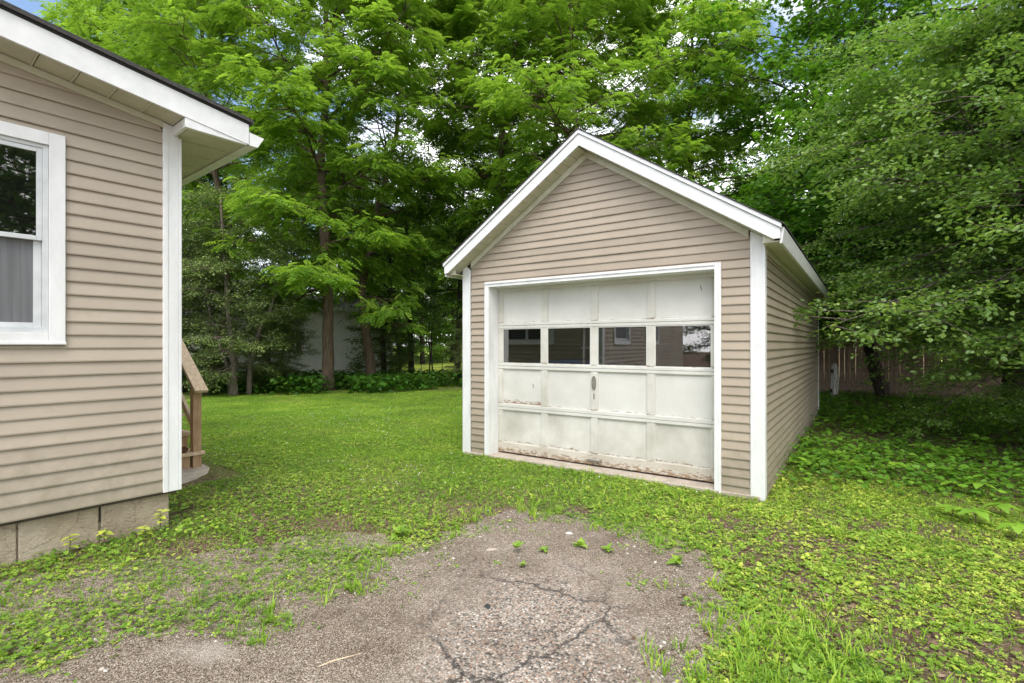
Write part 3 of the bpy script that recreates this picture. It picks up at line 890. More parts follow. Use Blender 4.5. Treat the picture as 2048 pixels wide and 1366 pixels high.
# ================================================================== GARAGE
E_ = 0.0935
GA = np.array([-0.5695, 7.252]); ga_ang = math.atan2(-0.56896, 0.82237)
garage = empty('garage', (GA[0], GA[1], 0), ga_ang)
tag(garage, 'detached single garage with tan siding, white trim and a steep gable roof', 'garage')
UL, UR, UC = -0.13, 3.755, 1.8125          # wall ends and ridge
DEPTH = 7.2
SL = 0.6536                                 # roof slope
APEX = 3.885                                # soffit line on the wall
def board_y(name, x0a, x1a, x0b, x1b, z0, parent, mat, e=E_):
    """one lap of siding on a wall facing local -y. (x0a..x1a at the bottom, x0b..x1b at the top)"""
    lip, top = -0.017, -0.003
    prof = [(0.0, 0.003), (lip, 0.0), (lip-0.0015, 0.010), (top, e+0.004), (0.0, e+0.004)]
    m = MB()
    def xs(z):
        f = max(0, min(1, z/e))
        return x0a+(x0b-x0a)*f, x1a+(x1b-x1a)*f
    m.prism([(xs(z)[1], y, z0+z) for y, z in prof], [(xs(z)[0], y, z0+z) for y, z in prof])
    return m.build(name, mat, parent)
def board_x(name, y0, y1, z0, parent, mat, sgn=1, x=0.0, e=E_):
    """one lap on a wall facing local +x (sgn 1) or -x (sgn -1)"""
    lip, top = 0.017*sgn, 0.003*sgn
    prof = [(0.0, 0.003), (lip, 0.0), (lip*1.09, 0.010), (top, e+0.004), (0.0, e+0.004)]
    a = [(x+p, y0, z0+z) for p, z in prof]; b = [(x+p, y1, z0+z) for p, z in prof]
    m = MB(); m.prism(a, b) if sgn > 0 else m.prism(b, a)
    return m.build(name, mat, parent)

_seam = random.Random(4)
def lap_y(x0a, x1a, x0b, x1b, z0, parent, mat, e=E_):
    """a course made of two lengths that overlap by a few centimetres"""
    L = min(x1a, x1b) - max(x0a, x0b)
    if L < 2.0 or _seam.random() > .34:
        return board_y('siding_board', x0a, x1a, x0b, x1b, z0, parent, mat, e)
    c = max(x0a, x0b) + L*_seam.uniform(.25, .8)
    a = board_y('siding_board', x0a, c, x0b, c, z0, parent, mat, e)
    b = board_y('siding_board', c-.025, x1a, c-.025, x1b, z0, parent, mat, e)
    b.location = (0, -.0028, .0005)
TL, TR, TT = 0.252, 3.362, 2.400            # outer edges of the door trim
# sheathing behind the boards (a shell, so that the inside is hollow)
sh = MB()
sh.box(UL+.01, TL+.05, 0.002, 0.10, -0.25, 2.62)
sh.box(TR-.05, UR-.01, 0.002, 0.10, -0.25, 2.62)
sh.prism([(UL+.01,0.002,TT-.05),(UR-.01,0.002,TT-.05),(UR-.01,0.002,2.60),(UC,0.002,APEX-.02),(UL+.01,0.002,2.60)],
         [(UL+.01,0.10,TT-.05),(UR-.01,0.10,TT-.05),(UR-.01,0.10,2.60),(UC,0.10,APEX-.02),(UL+.01,0.10,2.60)])
sh.box(UR-.11, UR-.003, 0.11, DEPTH, -0.25, 2.60)
sh.box(UL+.003, UL+.11, 0.11, DEPTH, -0.25, 2.60)
sh.prism([(UL+.12,DEPTH-.1,-.25),(UR-.12,DEPTH-.1,-.25),(UR-.12,DEPTH-.1,2.60),(UC,DEPTH-.1,APEX-.02),(UL+.12,DEPTH-.1,2.60)],
         [(UL+.12,DEPTH-.003,-.25),(UR-.12,DEPTH-.003,-.25),(UR-.12,DEPTH-.003,2.60),(UC,DEPTH-.003,APEX-.02),(UL+.12,DEPTH-.003,2.60)])
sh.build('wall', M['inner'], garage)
box('floor_slab', UL+.02, UR-.02, -0.035, DEPTH-.12, -0.2, 0.015, M['concrete'], garage, 0.01)

z = -0.012
while z < APEX - 0.06:
    e = E_
    ha = max(0.0, (APEX - z)/SL); hb = max(0.0, (APEX - z - e)/SL)
    la, ra = max(0.0, UC-ha), min(3.638, UC+ha)
    lb, rb = max(0.0, UC-hb), min(3.638, UC+hb)
    lb = max(la, lb); rb = max(min(ra, rb), lb)
    if z + e <= TT + 0.005:
        board_y('siding_board', la, TL+.004, la, TL+.004, z, garage, M['siding'])
        board_y('siding_board', TR-.004, ra, TR-.004, ra, z, garage, M['siding'])
    elif z < TT:
        board_y('siding_board', la, TL+.004, la, TL+.004, z, garage, M['siding'])
        board_y('siding_board', TR-.004, ra, TR-.004, ra, z, garage, M['siding'])
        board_y('siding_board', TL+.004, TR-.004, TL+.004, TR-.004, TT-.006, garage, M['siding'], e=max(.02, z+e-TT+.006))
    else:
        lap_y(la, ra, lb, rb, z, garage, M['siding'])
    z += e
z = -0.012
while z < 2.50:
    board_x('siding_board', 0.10, DEPTH-0.11, z, garage, M['siding'], 1, UR)
    board_x('siding_board', 0.10, DEPTH-0.11, z, garage, M['siding'], -1, UL)
    z += E_
# back wall, plain laps
for k in range(40):
    z = -0.012 + k*E_
    h = (APEX - z - E_)/SL
    if h > 0.05:
        la, ra = max(UL+.1, UC-h), min(UR-.1, UC+h)
        m = MB(); m.prism([(la, DEPTH, z), (la, DEPTH+.017, z), (la, DEPTH+.003, z+E_+.004), (la, DEPTH, z+E_+.004)][::-1],
                          [(ra, DEPTH, z), (ra, DEPTH+.017, z), (ra, DEPTH+.003, z+E_+.004), (ra, DEPTH, z+E_+.004)][::-1])
        m.build('siding_board', M['siding'], garage)

def corner_post(x, y, sx, sy, z0, zt_a, zt_b, parent, w=0.115, w2=0.10):
    """outside corner trim; x,y is the wall corner, sx/sy point outwards"""
    o = 0.024
    m = MB()
    xa, xb = sorted((x - sx*w, x + sx*o)); ya, yb = sorted((y + sy*o, y - sy*0.004))
    m.add([(xa,ya,z0),(xb,ya,z0),(xb,yb,z0),(xa,yb,z0),(xa,ya,zt_a),(xb,ya,zt_b),(xb,yb,zt_b),(xa,yb,zt_a)],
          [(0,3,2,1),(4,5,6,7),(0,1,5,4),(1,2,6,5),(2,3,7,6),(3,0,4,7)])
    xa2, xb2 = sorted((x + sx*(o-.003), x - sx*0.004)); ya2, yb2 = sorted((y - sy*0.005, y - sy*w2))
    m.box(xa2, xb2, ya2, yb2, z0, min(zt_a, zt_b))
    # the raised rib near the inner edge
    rx = x - sx*(w-0.028)
    m.box(min(rx, rx-sx*.022), max(rx, rx-sx*.022), ya-0.006 if sy < 0 else yb, ya if sy < 0 else yb+.006, z0, min(zt_a, zt_b)-.03)
    return m.build('corner_post', M['white'], parent, bevel=0.003)
corner_post(UL, 0.0, -1, -1, -0.02, APEX-SL*(UC-0.0), APEX-SL*(UC-UL+.024), garage)
corner_post(UR, 0.0, 1, -1, -0.03, APEX-SL*(3.64-UC), APEX-SL*(UR+.024-UC), garage)
corner_post(UR, DEPTH, 1, 1, -0.03, 2.55, 2.55, garage)
corner_post(UL, DEPTH, -1, 1, -0.03, 2.55, 2.55, garage)

# door trim with a grooved face, and the deep jambs
for side in (0, 1):
    x0, x1 = ((TL, TL+.068) if side == 0 else (TR-.068, TR))
    m = MB(); m.box(x0, x1, -0.032, 0.0, -0.02, TT-.07 if side == 0 else TT)
    xo = x0 if side == 0 else x1-.022
    m.box(xo, xo+.022, -0.040, -0.032, -0.02, TT-.07 if side == 0 else TT)
    m.build('door_trim', M['white'], garage, bevel=0.003)
m = MB(); m.box(TL, TR-.068, -0.032, 0.0, TT-.07+.001, TT); m.box(TL, TR-.068, -0.042, -0.032, TT-.030, TT)
m.build('door_trim', M['white'], garage, bevel=0.003)
box('door_jamb', TL+.045, TL+.066, 0.001, 0.30, -0.02, TT-.072, M['white'], garage)
box('door_jamb', TR-.066, TR-.045, 0.001, 0.30, -0.02, TT-.072, M['white'], garage)
box('door_jamb', TL+.067, TR-.067, 0.001, 0.30, TT-.072, TT-.052, M['white'], garage)

# the door
DX0, DX1, DY = 0.322, 3.292, 0.19
door = obj('garage_door', MB().box(DX0, DX1, DY+.022, DY+.03, 0.12, 1.22).f and bpy.data.meshes.new('garage_door'), None, garage)
bpy.data.objects.remove(door)
back = MB()
sec = [(0.095, 0.662), (0.666, 1.238), (1.242, 1.800), (1.804, 2.335)]
for i, (za, zb) in enumerate(sec):
    if i != 2:
        back.box(DX0, DX1, DY+.030, DY+.040, za+.004, zb-.004)
door = back.build('garage_door', M['door'], garage)
door['label'] = 'worn white panelled garage door with a row of four windows'
stx = [DX0, DX0+.075]
cols = []
pw = (DX1-DX0-.15-3*.088)/4
x = DX0+.075
for k in range(4):
    cols.append((x, x+pw)); x += pw+.088
for i, (za, zb) in enumerate(sec):
    bot = 0.075 if i == 0 else 0.034
    top = 0.036 if i < 3 else 0.05
    if i == 1: bot = 0.045
    rail_m = M['door_sill'] if i == 0 else M['door_rail']
    zz0 = za - (0.06 if i == 0 else 0)
    box('rail', DX0, DX1, DY, DY+.030, zz0, za+bot, rail_m, door, 0.003)
    box('rail', DX0, DX1, DY, DY+.030, zb-top, zb, M['door_rail'], door, 0.003)
    xs_ = [(DX0, DX0+.075)] + [(cols[k][1], cols[k+1][0]) for k in range(3)] + [(DX1-.075, DX1)]
    for xa, xb in xs_:
        box('stile', xa, xb, DY+.003, DY+.030, za+bot+.0025, zb-top-.0025, M['door_worn'], door, 0.002)
    for k, (xa, xb) in enumerate(cols):
        z0, z1 = za+bot, zb-top
        if i == 2:
            p = box('window_pane', xa-.004, xb+.004, DY+.016, DY+.020, z0-.004, z1+.004, M['glass'], door)
            mm = MB()
            for (a0, a1, b0, b1) in ((xa, xa+.012, z0, z1), (xb-.012, xb, z0, z1), (xa+.012, xb-.012, z0, z0+.012), (xa+.012, xb-.012, z1-.012, z1)):
                mm.box(a0, a1, DY+.006, DY+.0155, b0, b1)
            mm.build('glazing_bead', M['door_rail'], door)
        else:
            mt = M['door_rust'] if (i == 1 and k == 0) else (M['door_worn'] if i < 1 else M['door'])
            # a flat board inside a bead
            box('panel', xa+.010, xb-.010, DY+.0235, DY+.029, z0+.010, z1-.010, mt, door, 0.003)
            mm = MB()
            for (a0, a1, b0, b1) in ((xa, xa+.010, z0, z1), (xb-.010, xb, z0, z1), (xa+.010, xb-.010, z0, z0+.010), (xa+.010, xb-.010, z1-.010, z1)):
                mm.box(a0, a1, DY+.012, DY+.029, b0, b1)
            mm.build('panel_bead', M['door_rail'], door)
hx = (cols[1][1] + cols[2][0])/2
m = MB()
ring = [(hx+0.030*math.cos(a), 1.06+0.088*math.sin(a)) for a in np.linspace(0, 2*math.pi, 20, endpoint=False)]
m.ext_y(ring, DY-.010, DY+.002)
ring2 = [(hx+0.018*math.cos(a), 1.06+0.066*math.sin(a)) for a in np.linspace(0, 2*math.pi, 16, endpoint=False)]
m.ext_y(ring2, DY-.016, DY-.010)
m.build('lock_plate', M['metal'], door, bevel=0.002)
box('key_slot', hx-.005, hx+.005, DY-.002, DY+.002, 0.855, 0.925, M['dark'], door)
m = MB(); m.box(hx-.09, hx+.11, DY-.03, DY-.001, 0.085, 0.10); m.box(hx-.03, hx+.06, DY-.05, DY-.03, 0.085, 0.10)
m.build('lift_handle', M['metal'], door, bevel=0.002)
# two nails / gouges
for gx_, gz_ in ((cols[0][0]+.5, 0.98), (cols[3][0]+.52, 2.17)):
    m = MB(); m.tube([(gx_-.008, DY+.022, gz_+.03), (gx_, DY+.021, gz_), (gx_+.006, DY+.022, gz_-.035)], [.002, .004, .0015], 5)
    m.build('gouge', M['dark'], door)

# soffit, frieze, rake boards
OV = 0.215
for s in (-1, 1):
    xe = UC + s*2.125
    def zr(x): return APEX - SL*abs(x-UC)
    # frieze strip under the soffit on the wall
    xw = UL if s < 0 else UR
    xw = UC + s*(UC-0.002)
    a = [(UC, zr(UC)-.075), (xw, zr(xw)-.075), (xw, zr(xw)), (UC, zr(UC))]
    if s > 0: a = a[::-1]
    MB().ext_y(a[::-1], -0.030, -0.004).build('frieze_strip', M['soffit'], garage)
    # soffit panels under the rake
    npan = 18
    for k in range(npan):
        xa = UC + s*(0.012 + (2.06)*k/npan); xb = UC + s*(0.012 + 2.06*(k+1)/npan - 0.006)
        m = MB()
        pts = [(xa, zr(xa)+.004), (xb, zr(xb)+.004), (xb, zr(xb)+.016), (xa, zr(xa)+.016)]
        if s < 0: pts = pts[::-1]
        m.ext_y(pts, -OV+.002, -0.004)
        m.build('soffit_panel', M['soffit'], garage)
    # rake fascia
    f0 = [(UC, 3.895), (UC+s*2.065, 3.895-SL*2.065), (xe, 3.895-SL*2.065), (xe, 4.030-SL*2.125), (UC, 4.030)]
    if s < 0: f0 = f0[::-1]
    MB().ext_y(f0, -OV-.022, -OV).build('rake_fascia', M['white_fascia'], garage, bevel=0.003)
    f1 = [(UC, 4.034), (xe+s*.012, 4.034-SL*2.137), (xe+s*.012, 4.080-SL*2.137), (UC, 4.080)]
    if s < 0: f1 = f1[::-1]
    MB().ext_y(f1, -OV-.040, -OV+.01).build('drip_edge', M['white_fascia'], garage, bevel=0.004)
    # roof deck and its shingle courses
    def roof_poly(xa, xb, za, zb):
        p = [(UC+s*xa, za), (UC+s*xb, zb), (UC+s*xb, zb+.010), (UC+s*xa, za+.010)]
        return p[::-1] if s < 0 else p
    p = [(UC, 4.028), (UC+s*2.12, 4.028-SL*2.12), (UC+s*2.12, 4.075-SL*2.12), (UC, 4.075)]
    MB().ext_y(p[::-1] if s < 0 else p, -OV+.012, DEPTH+.2).build('roof_deck', M['roof'], garage)
    for k in range(20):
        xa, xb = 0.0 + 2.16*k/20, 0.0 + 2.16*(k+1)/20 + .004
        lift = 0.004
        za, zb = 4.081-SL*xa, 4.081-SL*xb+lift
        MB().ext_y(roof_poly(xa, xb, za, zb), -OV-.050, DEPTH+.22).build('shingle_course', M['roof'], garage)
    # eave: level soffit, sloping white fascia board, boxed return at the gable
    ex0 = UL if s < 0 else UR
    ex1 = xe - s*.012
    for k in range(24):
        ya = -OV+.03 + (DEPTH+.2)*k/24; yb = -OV+.03 + (DEPTH+.2)*(k+1)/24 - .008
        x0, x1 = sorted((ex0+s*.02, ex1))
        box('eave_soffit_panel', x0, x1, ya, yb, 2.525, 2.536, M['soffit'], garage)
    fa = [(xe-s*.010, 2.500), (xe+s*.012, 2.505), (xe+s*.030, 2.655), (xe+s*.001, 2.655)]
    if s > 0: fa = fa[::-1]
    MB().ext_y(fa[::-1], -OV+.012, DEPTH+.2).build('eave_fascia', M['white_fascia'], garage, bevel=0.003)
    xr0, xr1 = ex0+s*.026, ex1-s*.06
    ret = [(xr0, 2.538), (xr1, 2.538), (xr1, max(2.55, zr(xr1)+.0)), (xr0, zr(xr0)+.0)]
    if s < 0: ret = ret[::-1]
    MB().ext_y(ret, -OV+.03, -OV+.045).build('eave_return', M['soffit'], garage)
    x0, x1 = sorted((ex0+s*.005, ex0+s*.03))
    box('frieze_strip', x0, x1, 0.08, DEPTH-.1, 2.46, 2.524, M['soffit'], garage)
    x0, x1 = sorted((ex0, xe))
    box('eave_return', x0, x1, DEPTH+.0, DEPTH+.18, 2.40, 2.524, M['soffit'], garage)

# things inside the garage, seen dimly through the panes
def local(root_ang, root, u, w, z):
    c, s = math.cos(root_ang), math.sin(root_ang)
    return (root[0]+u*c-w*s, root[1]+u*s+w*c, z)
m = MB(); m.box(0.55, 1.75, 0.45, 1.3, 0.02, 1.20)
m.ext_y([(0.50,1.20),(1.8,1.20),(1.7,1.30),(1.4,1.34),(1.0,1.325),(0.7,1.28)], 0.42, 1.35)
t = m.build('tarp_pile', M['blue'], None, bevel=0.03)
t.location = (GA[0], GA[1], 0); t.rotation_euler = (0,0,ga_ang)
tag(t, 'blue tarpaulin heap inside the garage behind the second window', 'tarp')
for k, xx in enumerate((1.56, 1.66)):
    m = MB(); m.tube([(xx, 0.34, 0.016), (xx+.02, 0.36, 1.2), (xx+.03, 0.38, 2.3)], [.017]*3, 8)
    m.tube([(xx-.012, 0.35, 1.50), (xx+.065, 0.35, 1.50)], [.012]*2, 6)
    p = m.build('pole', M['white'], None, smooth=True)
    p.location = (GA[0], GA[1], 0); p.rotation_euler = (0,0,ga_ang)
    tag(p, ['white pole leaning inside the garage, the left one of two behind the second window', 'white pole leaning inside the garage, nearest the middle of the door'][k], 'pole', 'white poles inside the garage')

# ================================================================== HOUSE
HA = np.array([-2.75, 4.0071]); h_ang = math.atan2(0.78087, 0.62470)
house = empty('house', (HA[0], HA[1], 0), h_ang)
tag(house, 'tan sided bungalow corner with white trim, window and deep eave', 'house')
HL = -7.5; HW = 0.107; HD = 9.0
HS = 0.145
def hz(u): return 3.290 - HS*u              # soffit line on the wall
# foundation of parged blocks
fb = [(-7.4, -4.9), (-4.892, -2.45), (-2.442, -0.822), (-0.814, -0.386), (-0.376, 0.058)]
fb = [(-7.4, -4.9), (-4.894, -2.85), (-2.844, -1.72), (-1.714, -0.822), (-0.814, -0.388), (-0.374, 0.058)]
for k, (a, b) in enumerate(fb):
    m = MB(); m.box(a, b, 0.03, 0.23, -0.2, 0.395)
    o = m.build('foundation_block', M['foundation'], house, bevel=0.008)
m = MB(); m.box(-7.4, 0.05, 0.05, 0.24, -0.2, 0.39); m.box(-0.10, 0.055, 0.25, HD-.1, -0.2, 0.39)
m.build('foundation_core', M['foundation'], house)
box('open_joint', -.3875, -.3745, .040, .049, .24, .388, M['dark'], house)  # dark strip painted in the gap as the unlit depth of the joint
m = MB()
WIN = [(-1.72, -0.585), (-4.35, -3.05)]
WZ0, WZ1 = 1.545, 2.98
def wall_box(a, b, z0, z1): m.box(a, b, 0.003, 0.12, z0, z1)
xs_ = [HL] + [v for w in sorted(WIN) for v in (w[0]+.06, w[1]-.06)] + [0.10]
for i in range(0, len(xs_), 2):
    wall_box(xs_[i], xs_[i+1], 0.36, 3.24)
for w in WIN:
    wall_box(w[0]+.06, w[1]-.06, 0.36, WZ0+.06); wall_box(w[0]+.06, w[1]-.06, WZ1-.06, 3.24)
m.prism([(HL,0.003,3.24),(0.10,0.003,3.24),(0.10,0.003,hz(.1)+.02),(HL,0.003,hz(HL)+.02)],
        [(HL,0.12,3.24),(0.10,0.12,3.24),(0.10,0.12,hz(.1)+.02),(HL,0.12,hz(HL)+.02)])
m.box(-0.01, 0.103, 0.13, HD, 0.36, 3.24)
m.box(HL, HL+.11, 0.13, HD, 0.36, 3.24)
m.box(HL+.12, -0.02, HD-.12, HD, 0.36, 3.24)
m.build('wall', M['inner'], house)
box('room_floor', HL+.12, -.02, .13, HD-.13, .36, .40, M['inner'], house)
box('room_ceiling', HL+.12, -.02, .13, HD-.13, 3.20, 3.235, M['inner'], house)
z = 0.382
EH = 0.0942
while z < 4.3:
    e = EH
    u_hi = (3.290 - z)/HS
    ra = min(0.0, u_hi); rb = min(0.0, (3.290-z-e)/HS)
    if ra < HL + .2: break
    segs = [(HL, ra)]
    if z + e > WZ0 and z < WZ1:
        segs = []
        left = HL
        for w in sorted(WIN):
            segs.append((left, w[0]+.004)); left = w[1]-.004
        segs.append((left, ra))
    for a, b in segs:
        bb = rb if b == ra else b
        lap_y(a, b, a, bb, z, house, M['siding_house'], e=e)
    # partial laps under and over the windows
    for w in WIN:
        if z < WZ0 < z+e:
            board_y('siding_board', w[0]+.004, w[1]-.004, w[0]+.004, w[1]-.004, z, house, M['siding_house'], e=WZ0-z)
        if z < WZ1 < z+e:
            board_y('siding_board', w[0]+.004, w[1]-.004, w[0]+.004, w[1]-.004, WZ1-.004, house, M['siding_house'], e=z+e-WZ1+.004)
    z += e
z = 0.382
while z < 3.14:
    board_x('siding_board', 0.10, HD, z, house, M['siding_house'], 1, 0.10, e=EH)
    z += EH
# corner post
m = MB()
m.add([(0,-.024,.378),(.107,-.024,.378),(.107,.003,.378),(0,.003,.378),(0,-.024,3.284),(.107,-.024,3.262),(.107,.003,3.262),(0,.003,3.284)],
      [(0,3,2,1),(4,5,6,7),(0,1,5,4),(1,2,6,5),(2,3,7,6),(3,0,4,7)])
m.box(.002, .034, -.030, -.024, .378, 3.235)
m.box(.1075, .130, -.024, .10, .378, 3.19)
m.build('corner_post', M['white'], house, bevel=0.003)
# frieze strip, rake soffit, fascia, roof
m = MB(); HO = 0.27
m.prism([(HL,-.032,hz(HL)-.052),(-.001,-.032,hz(0)-.052),(-.001,-.032,hz(0)-.005),(HL,-.032,hz(HL)-.005)],
        [(HL,-.004,hz(HL)-.052),(-.001,-.004,hz(0)-.052),(-.001,-.004,hz(0)-.005),(HL,-.004,hz(HL)-.005)])
m.build('frieze_strip', M['soffit'], house)
u = 0.072
while u > -3.4:
    a, b = u-.205, u-.007
    m = MB()
    m.prism([(a,-HO+.003,hz(a)),(b,-HO+.003,hz(b)),(b,-HO+.003,hz(b)+.012),(a,-HO+.003,hz(a)+.012)],
            [(a,-.003,hz(a)),(b,-.003,hz(b)),(b,-.003,hz(b)+.012),(a,-.003,hz(a)+.012)])
    rb_ = b-.012
    m.prism([(rb_,-HO+.003,hz(rb_)-.007),(b-.001,-HO+.003,hz(b)-.007),(b-.001,-HO+.003,hz(b)-.0005),(rb_,-HO+.003,hz(rb_)-.0005)],
            [(rb_,-.033,hz(rb_)-.007),(b-.001,-.033,hz(b)-.007),(b-.001,-.033,hz(b)-.0005),(rb_,-.033,hz(rb_)-.0005)])
    m.build('soffit_panel', M['soffit'], house)
    u -= .205
UE = 0.535
def fz(u): return 3.290 - HS*u - 0.010
m = MB()
m.prism([(HL,-HO-.022,fz(HL)),(UE,-HO-.022,fz(UE)),(UE,-HO-.022,fz(UE)+.165),(HL,-HO-.022,fz(HL)+.172)],
        [(HL,-HO,fz(HL)),(UE,-HO,fz(UE)),(UE,-HO,fz(UE)+.165),(HL,-HO,fz(HL)+.172)])
m.build('rake_fascia', M['white_fascia'], house, bevel=0.002)
def roof_piece(name, za, zb, y0, y1, ue, mat, bev=0.0):
    m = MB()
    m.prism([(HL,y0,fz(HL)+za),(ue,y0,fz(ue)+za),(ue,y0,fz(ue)+zb),(HL,y0,fz(HL)+zb)],
            [(HL,y1,fz(HL)+za),(ue,y1,fz(ue)+za),(ue,y1,fz(ue)+zb),(HL,y1,fz(HL)+zb)])
    return m.build(name, mat, house, bevel=bev)
roof_piece('drip_edge', .166, .182, -HO-.030, -HO+.02, UE+.01, M['dark'], .003)
roof_piece('roof', .183, .200, -HO-.045, HD+.3, UE+.03, M['roof'])
roof_piece('shingle_edge', .2005, .216, -HO-.038, -HO+.10, UE+.03, M['roof'])
# eave: level soffit panels, boxed return, gutter with an angled profile
SZ = 3.209
for k in range(30):
    ya = -HO+.02 + (HD+.3)*k/30; yb = -HO+.02 + (HD+.3)*(k+1)/30 - .012
    m = MB(); m.box(.110 if yb > -.03 else .094, UE-.01, ya, yb, SZ, SZ+.010)
    m.build('eave_soffit_panel', M['soffit'], house)
m = MB()
m.prism([(.066,-HO-.016,SZ-.012),(UE-.012,-HO-.016,SZ-.012),(UE-.012,-HO-.016,fz(UE)+.05),(.066,-HO-.016,fz(.066)-.001)],
        [(.066,-HO+.018,SZ-.012),(UE-.012,-HO+.018,SZ-.012),(UE-.012,-HO+.018,fz(UE)+.05),(.066,-HO+.018,fz(.066)-.001)])
m.prism([(.066,-HO+.019,SZ-.012),(.092,-HO+.019,SZ-.012),(.092,-HO+.019,fz(.092)-.001),(.066,-HO+.019,fz(.066)-.001)],
        [(.066,-.026,SZ-.012),(.092,-.026,SZ-.012),(.092,-.026,fz(.092)-.001),(.066,-.026,fz(.066)-.001)])
m.build('eave_return', M['white_fascia'], house, bevel=0.002)
m = MB()
m.box(UE-.008, UE+.004, -HO+.02, HD+.3, SZ-.010, fz(UE)+.155)
m.build('eave_fascia', M['white_fascia'], house)
gp = [(UE+.006, SZ-.008), (UE+.075, SZ-.008), (UE+.105, SZ+.045), (UE+.128, SZ+.082), (UE+.115, SZ+.085), (UE+.092, SZ+.052), (UE+.066, SZ+.006), (UE+.018, SZ+.006), (UE+.018, SZ+.10), (UE+.006, SZ+.10)]
m = MB()
m.ext_y(gp, -HO-.010, HD+.3)
m.ext_y([gp[0], gp[1], gp[2], gp[3], gp[9]], -HO-.016, -HO-.011)
m.build('gutter', M['white_fascia'], house)

# windows (aluminium double-hung storm windows in wide white casings)
def window(w0, w1, parent, side=False):
    z0, z1 = WZ0, WZ1
    cw = 0.086
    win = MB()
    win.box(w0, w0+cw, -.036, -.001, z0, z1); win.box(w1-cw, w1, -.036, -.001, z0, z1)
    win.box(w0+cw+.0005, w1-cw-.0005, -.036, -.001, z1-cw, z1); win.box(w0+cw+.0005, w1-cw-.0005, -.036, -.001, z0+.012, z0+.075)
    win.box(w0-.004, w1+.004, -.044, -.0365, z0-.006, z0+.014)
    wn_o = win.build('window', M['white'], parent, bevel=0.003)
    if side:
        wn_o.location = (0.119, 0, 0); wn_o.rotation_euler = (0, 0, R(90))
    a, b, c, d = w0+cw+.001, w1-cw-.001, z0+.076, z1-cw-.001
    yb_ = -.001 if side else .05
    f = MB()
    f.box(a, a+.03, -.020, yb_, c, d); f.box(b-.03, b, -.020, yb_, c, d)
    f.box(a+.0305, b-.0305, -.020, yb_, d-.025, d); f.box(a+.0305, b-.0305, -.020, yb_, c, c+.035)
    f.build('window_frame', M['alu'], wn_o, bevel=0.002)
    if side:
        box('pane', a, b, -.012, -.008, c, d, M['darkblind'], wn_o)
        box('mullion', (a+b)/2-.03, (a+b)/2+.03, -.03, -.013, c, d, M['alu'], wn_o)
        return
    a2, b2, c2, d2 = a+.031, b-.031, c+.036, d-.026
    mid = 2.262
    def sash(name, z_0, z_1, y0, y1, st):
        s = MB()
        s.box(a2, a2+st, y0, y1, z_0, z_1); s.box(b2-st, b2, y0, y1, z_0, z_1)
        s.box(a2+st+.0005, b2-st-.0005, y0, y1, z_1-.030, z_1); s.box(a2+st+.0005, b2-st-.0005, y0, y1, z_0, z_0+.030)
        return s.build(name, M['alu'], wn_o, bevel=0.002)
    sash('upper_sash', mid-.02, d2, -.014, .012, .028)
    sash('lower_sash', c2, mid+.012, .014, .04, .040)
    box('pane', a2+.027, b2-.027, -.002, .001, mid+.011, d2-.029, M['glass_house'], wn_o)
    box('insect_screen', a2+.039, b2-.039, .026, .028, c2+.029, mid-.017, M['screen'], wn_o)
    box('blind', a2+.002, b2-.002, .060, .064, c2, d2, M['darkblind'], wn_o)  # dark sheet standing in for the unlit room behind the sashes
M['screen'] = noise_mat('insect_screen', (0.115, 0.117, 0.122), (0.175, 0.177, 0.185), scale=(16,16,.35), nscale=2.2, rough=0.7, bump=0.1, bscale=600)
M['darkblind'] = noise_mat('dim_room', (0.02, 0.025, 0.02), (0.035, 0.04, 0.035), nscale=3, rough=0.9)  # dimness of the rooms behind the glass, put into the colour
for w in WIN: window(w[0], w[1], house)
window(1.10, 2.45, house, True)

# ------------------------------------------------------------------ wooden steps at the side door
steps = empty('wooden_steps', (HA[0], HA[1], 0), h_ang)
tag(steps, 'weathered wooden steps with a handrail beside the house wall', 'steps')
NX, NW = 0.925, 1.93
g0 = 0.10
tr = [(0.30, 1.86), (0.50, 2.11), (0.70, 2.36), (0.90, 2.61)]
for k, (zt, wy) in enumerate(tr):
    x1 = NX+.075 if k == 0 else NX+.03
    yb = wy + (.30 if k < 3 else 1.3)
    box('tread', .14, x1, wy, yb, zt-.038, zt, M['wood_pale'], steps, 0.004)
    box('riser', .14, NX-.075 if k == 0 else NX-.01, wy+.03, wy+.055, zt-.038-.155 if k else g0-.02, zt-.040, M['wood'], steps, 0.003)
def post(xa, ya, z0, z1):
    return box('post', xa-.045, xa+.045, ya-.045, ya+.045, z0, z1, M['wood'], steps, 0.004)
post(NX, NW, g0-.06, 0.26)
post(NX, NW, 0.301, 1.075)
post(NX-.06, 2.95, g0, 1.93)
def sloped(name, x0, x1, ya, za, yb, zb, th, mat):
    m = MB()
    d = np.array([yb-ya, zb-za]); d /= np.linalg.norm(d); nn = np.array([-d[1], d[0]])*th
    prof = [(ya, za), (yb, zb), (yb+nn[0], zb+nn[1]), (ya+nn[0], za+nn[1])]
    m.ext_x(prof, x0, x1)
    return m.build(name, mat, steps, bevel=0.004)
sloped('handrail', NX-.065, NX+.075, NW-.14, 0.985, 3.2, 2.02, .038, M['wood_pale'])
sloped('mid_rail', NX-.02, NX+.018, NW+.047, 0.52, 3.1, 1.40, .085, M['wood_pale'])

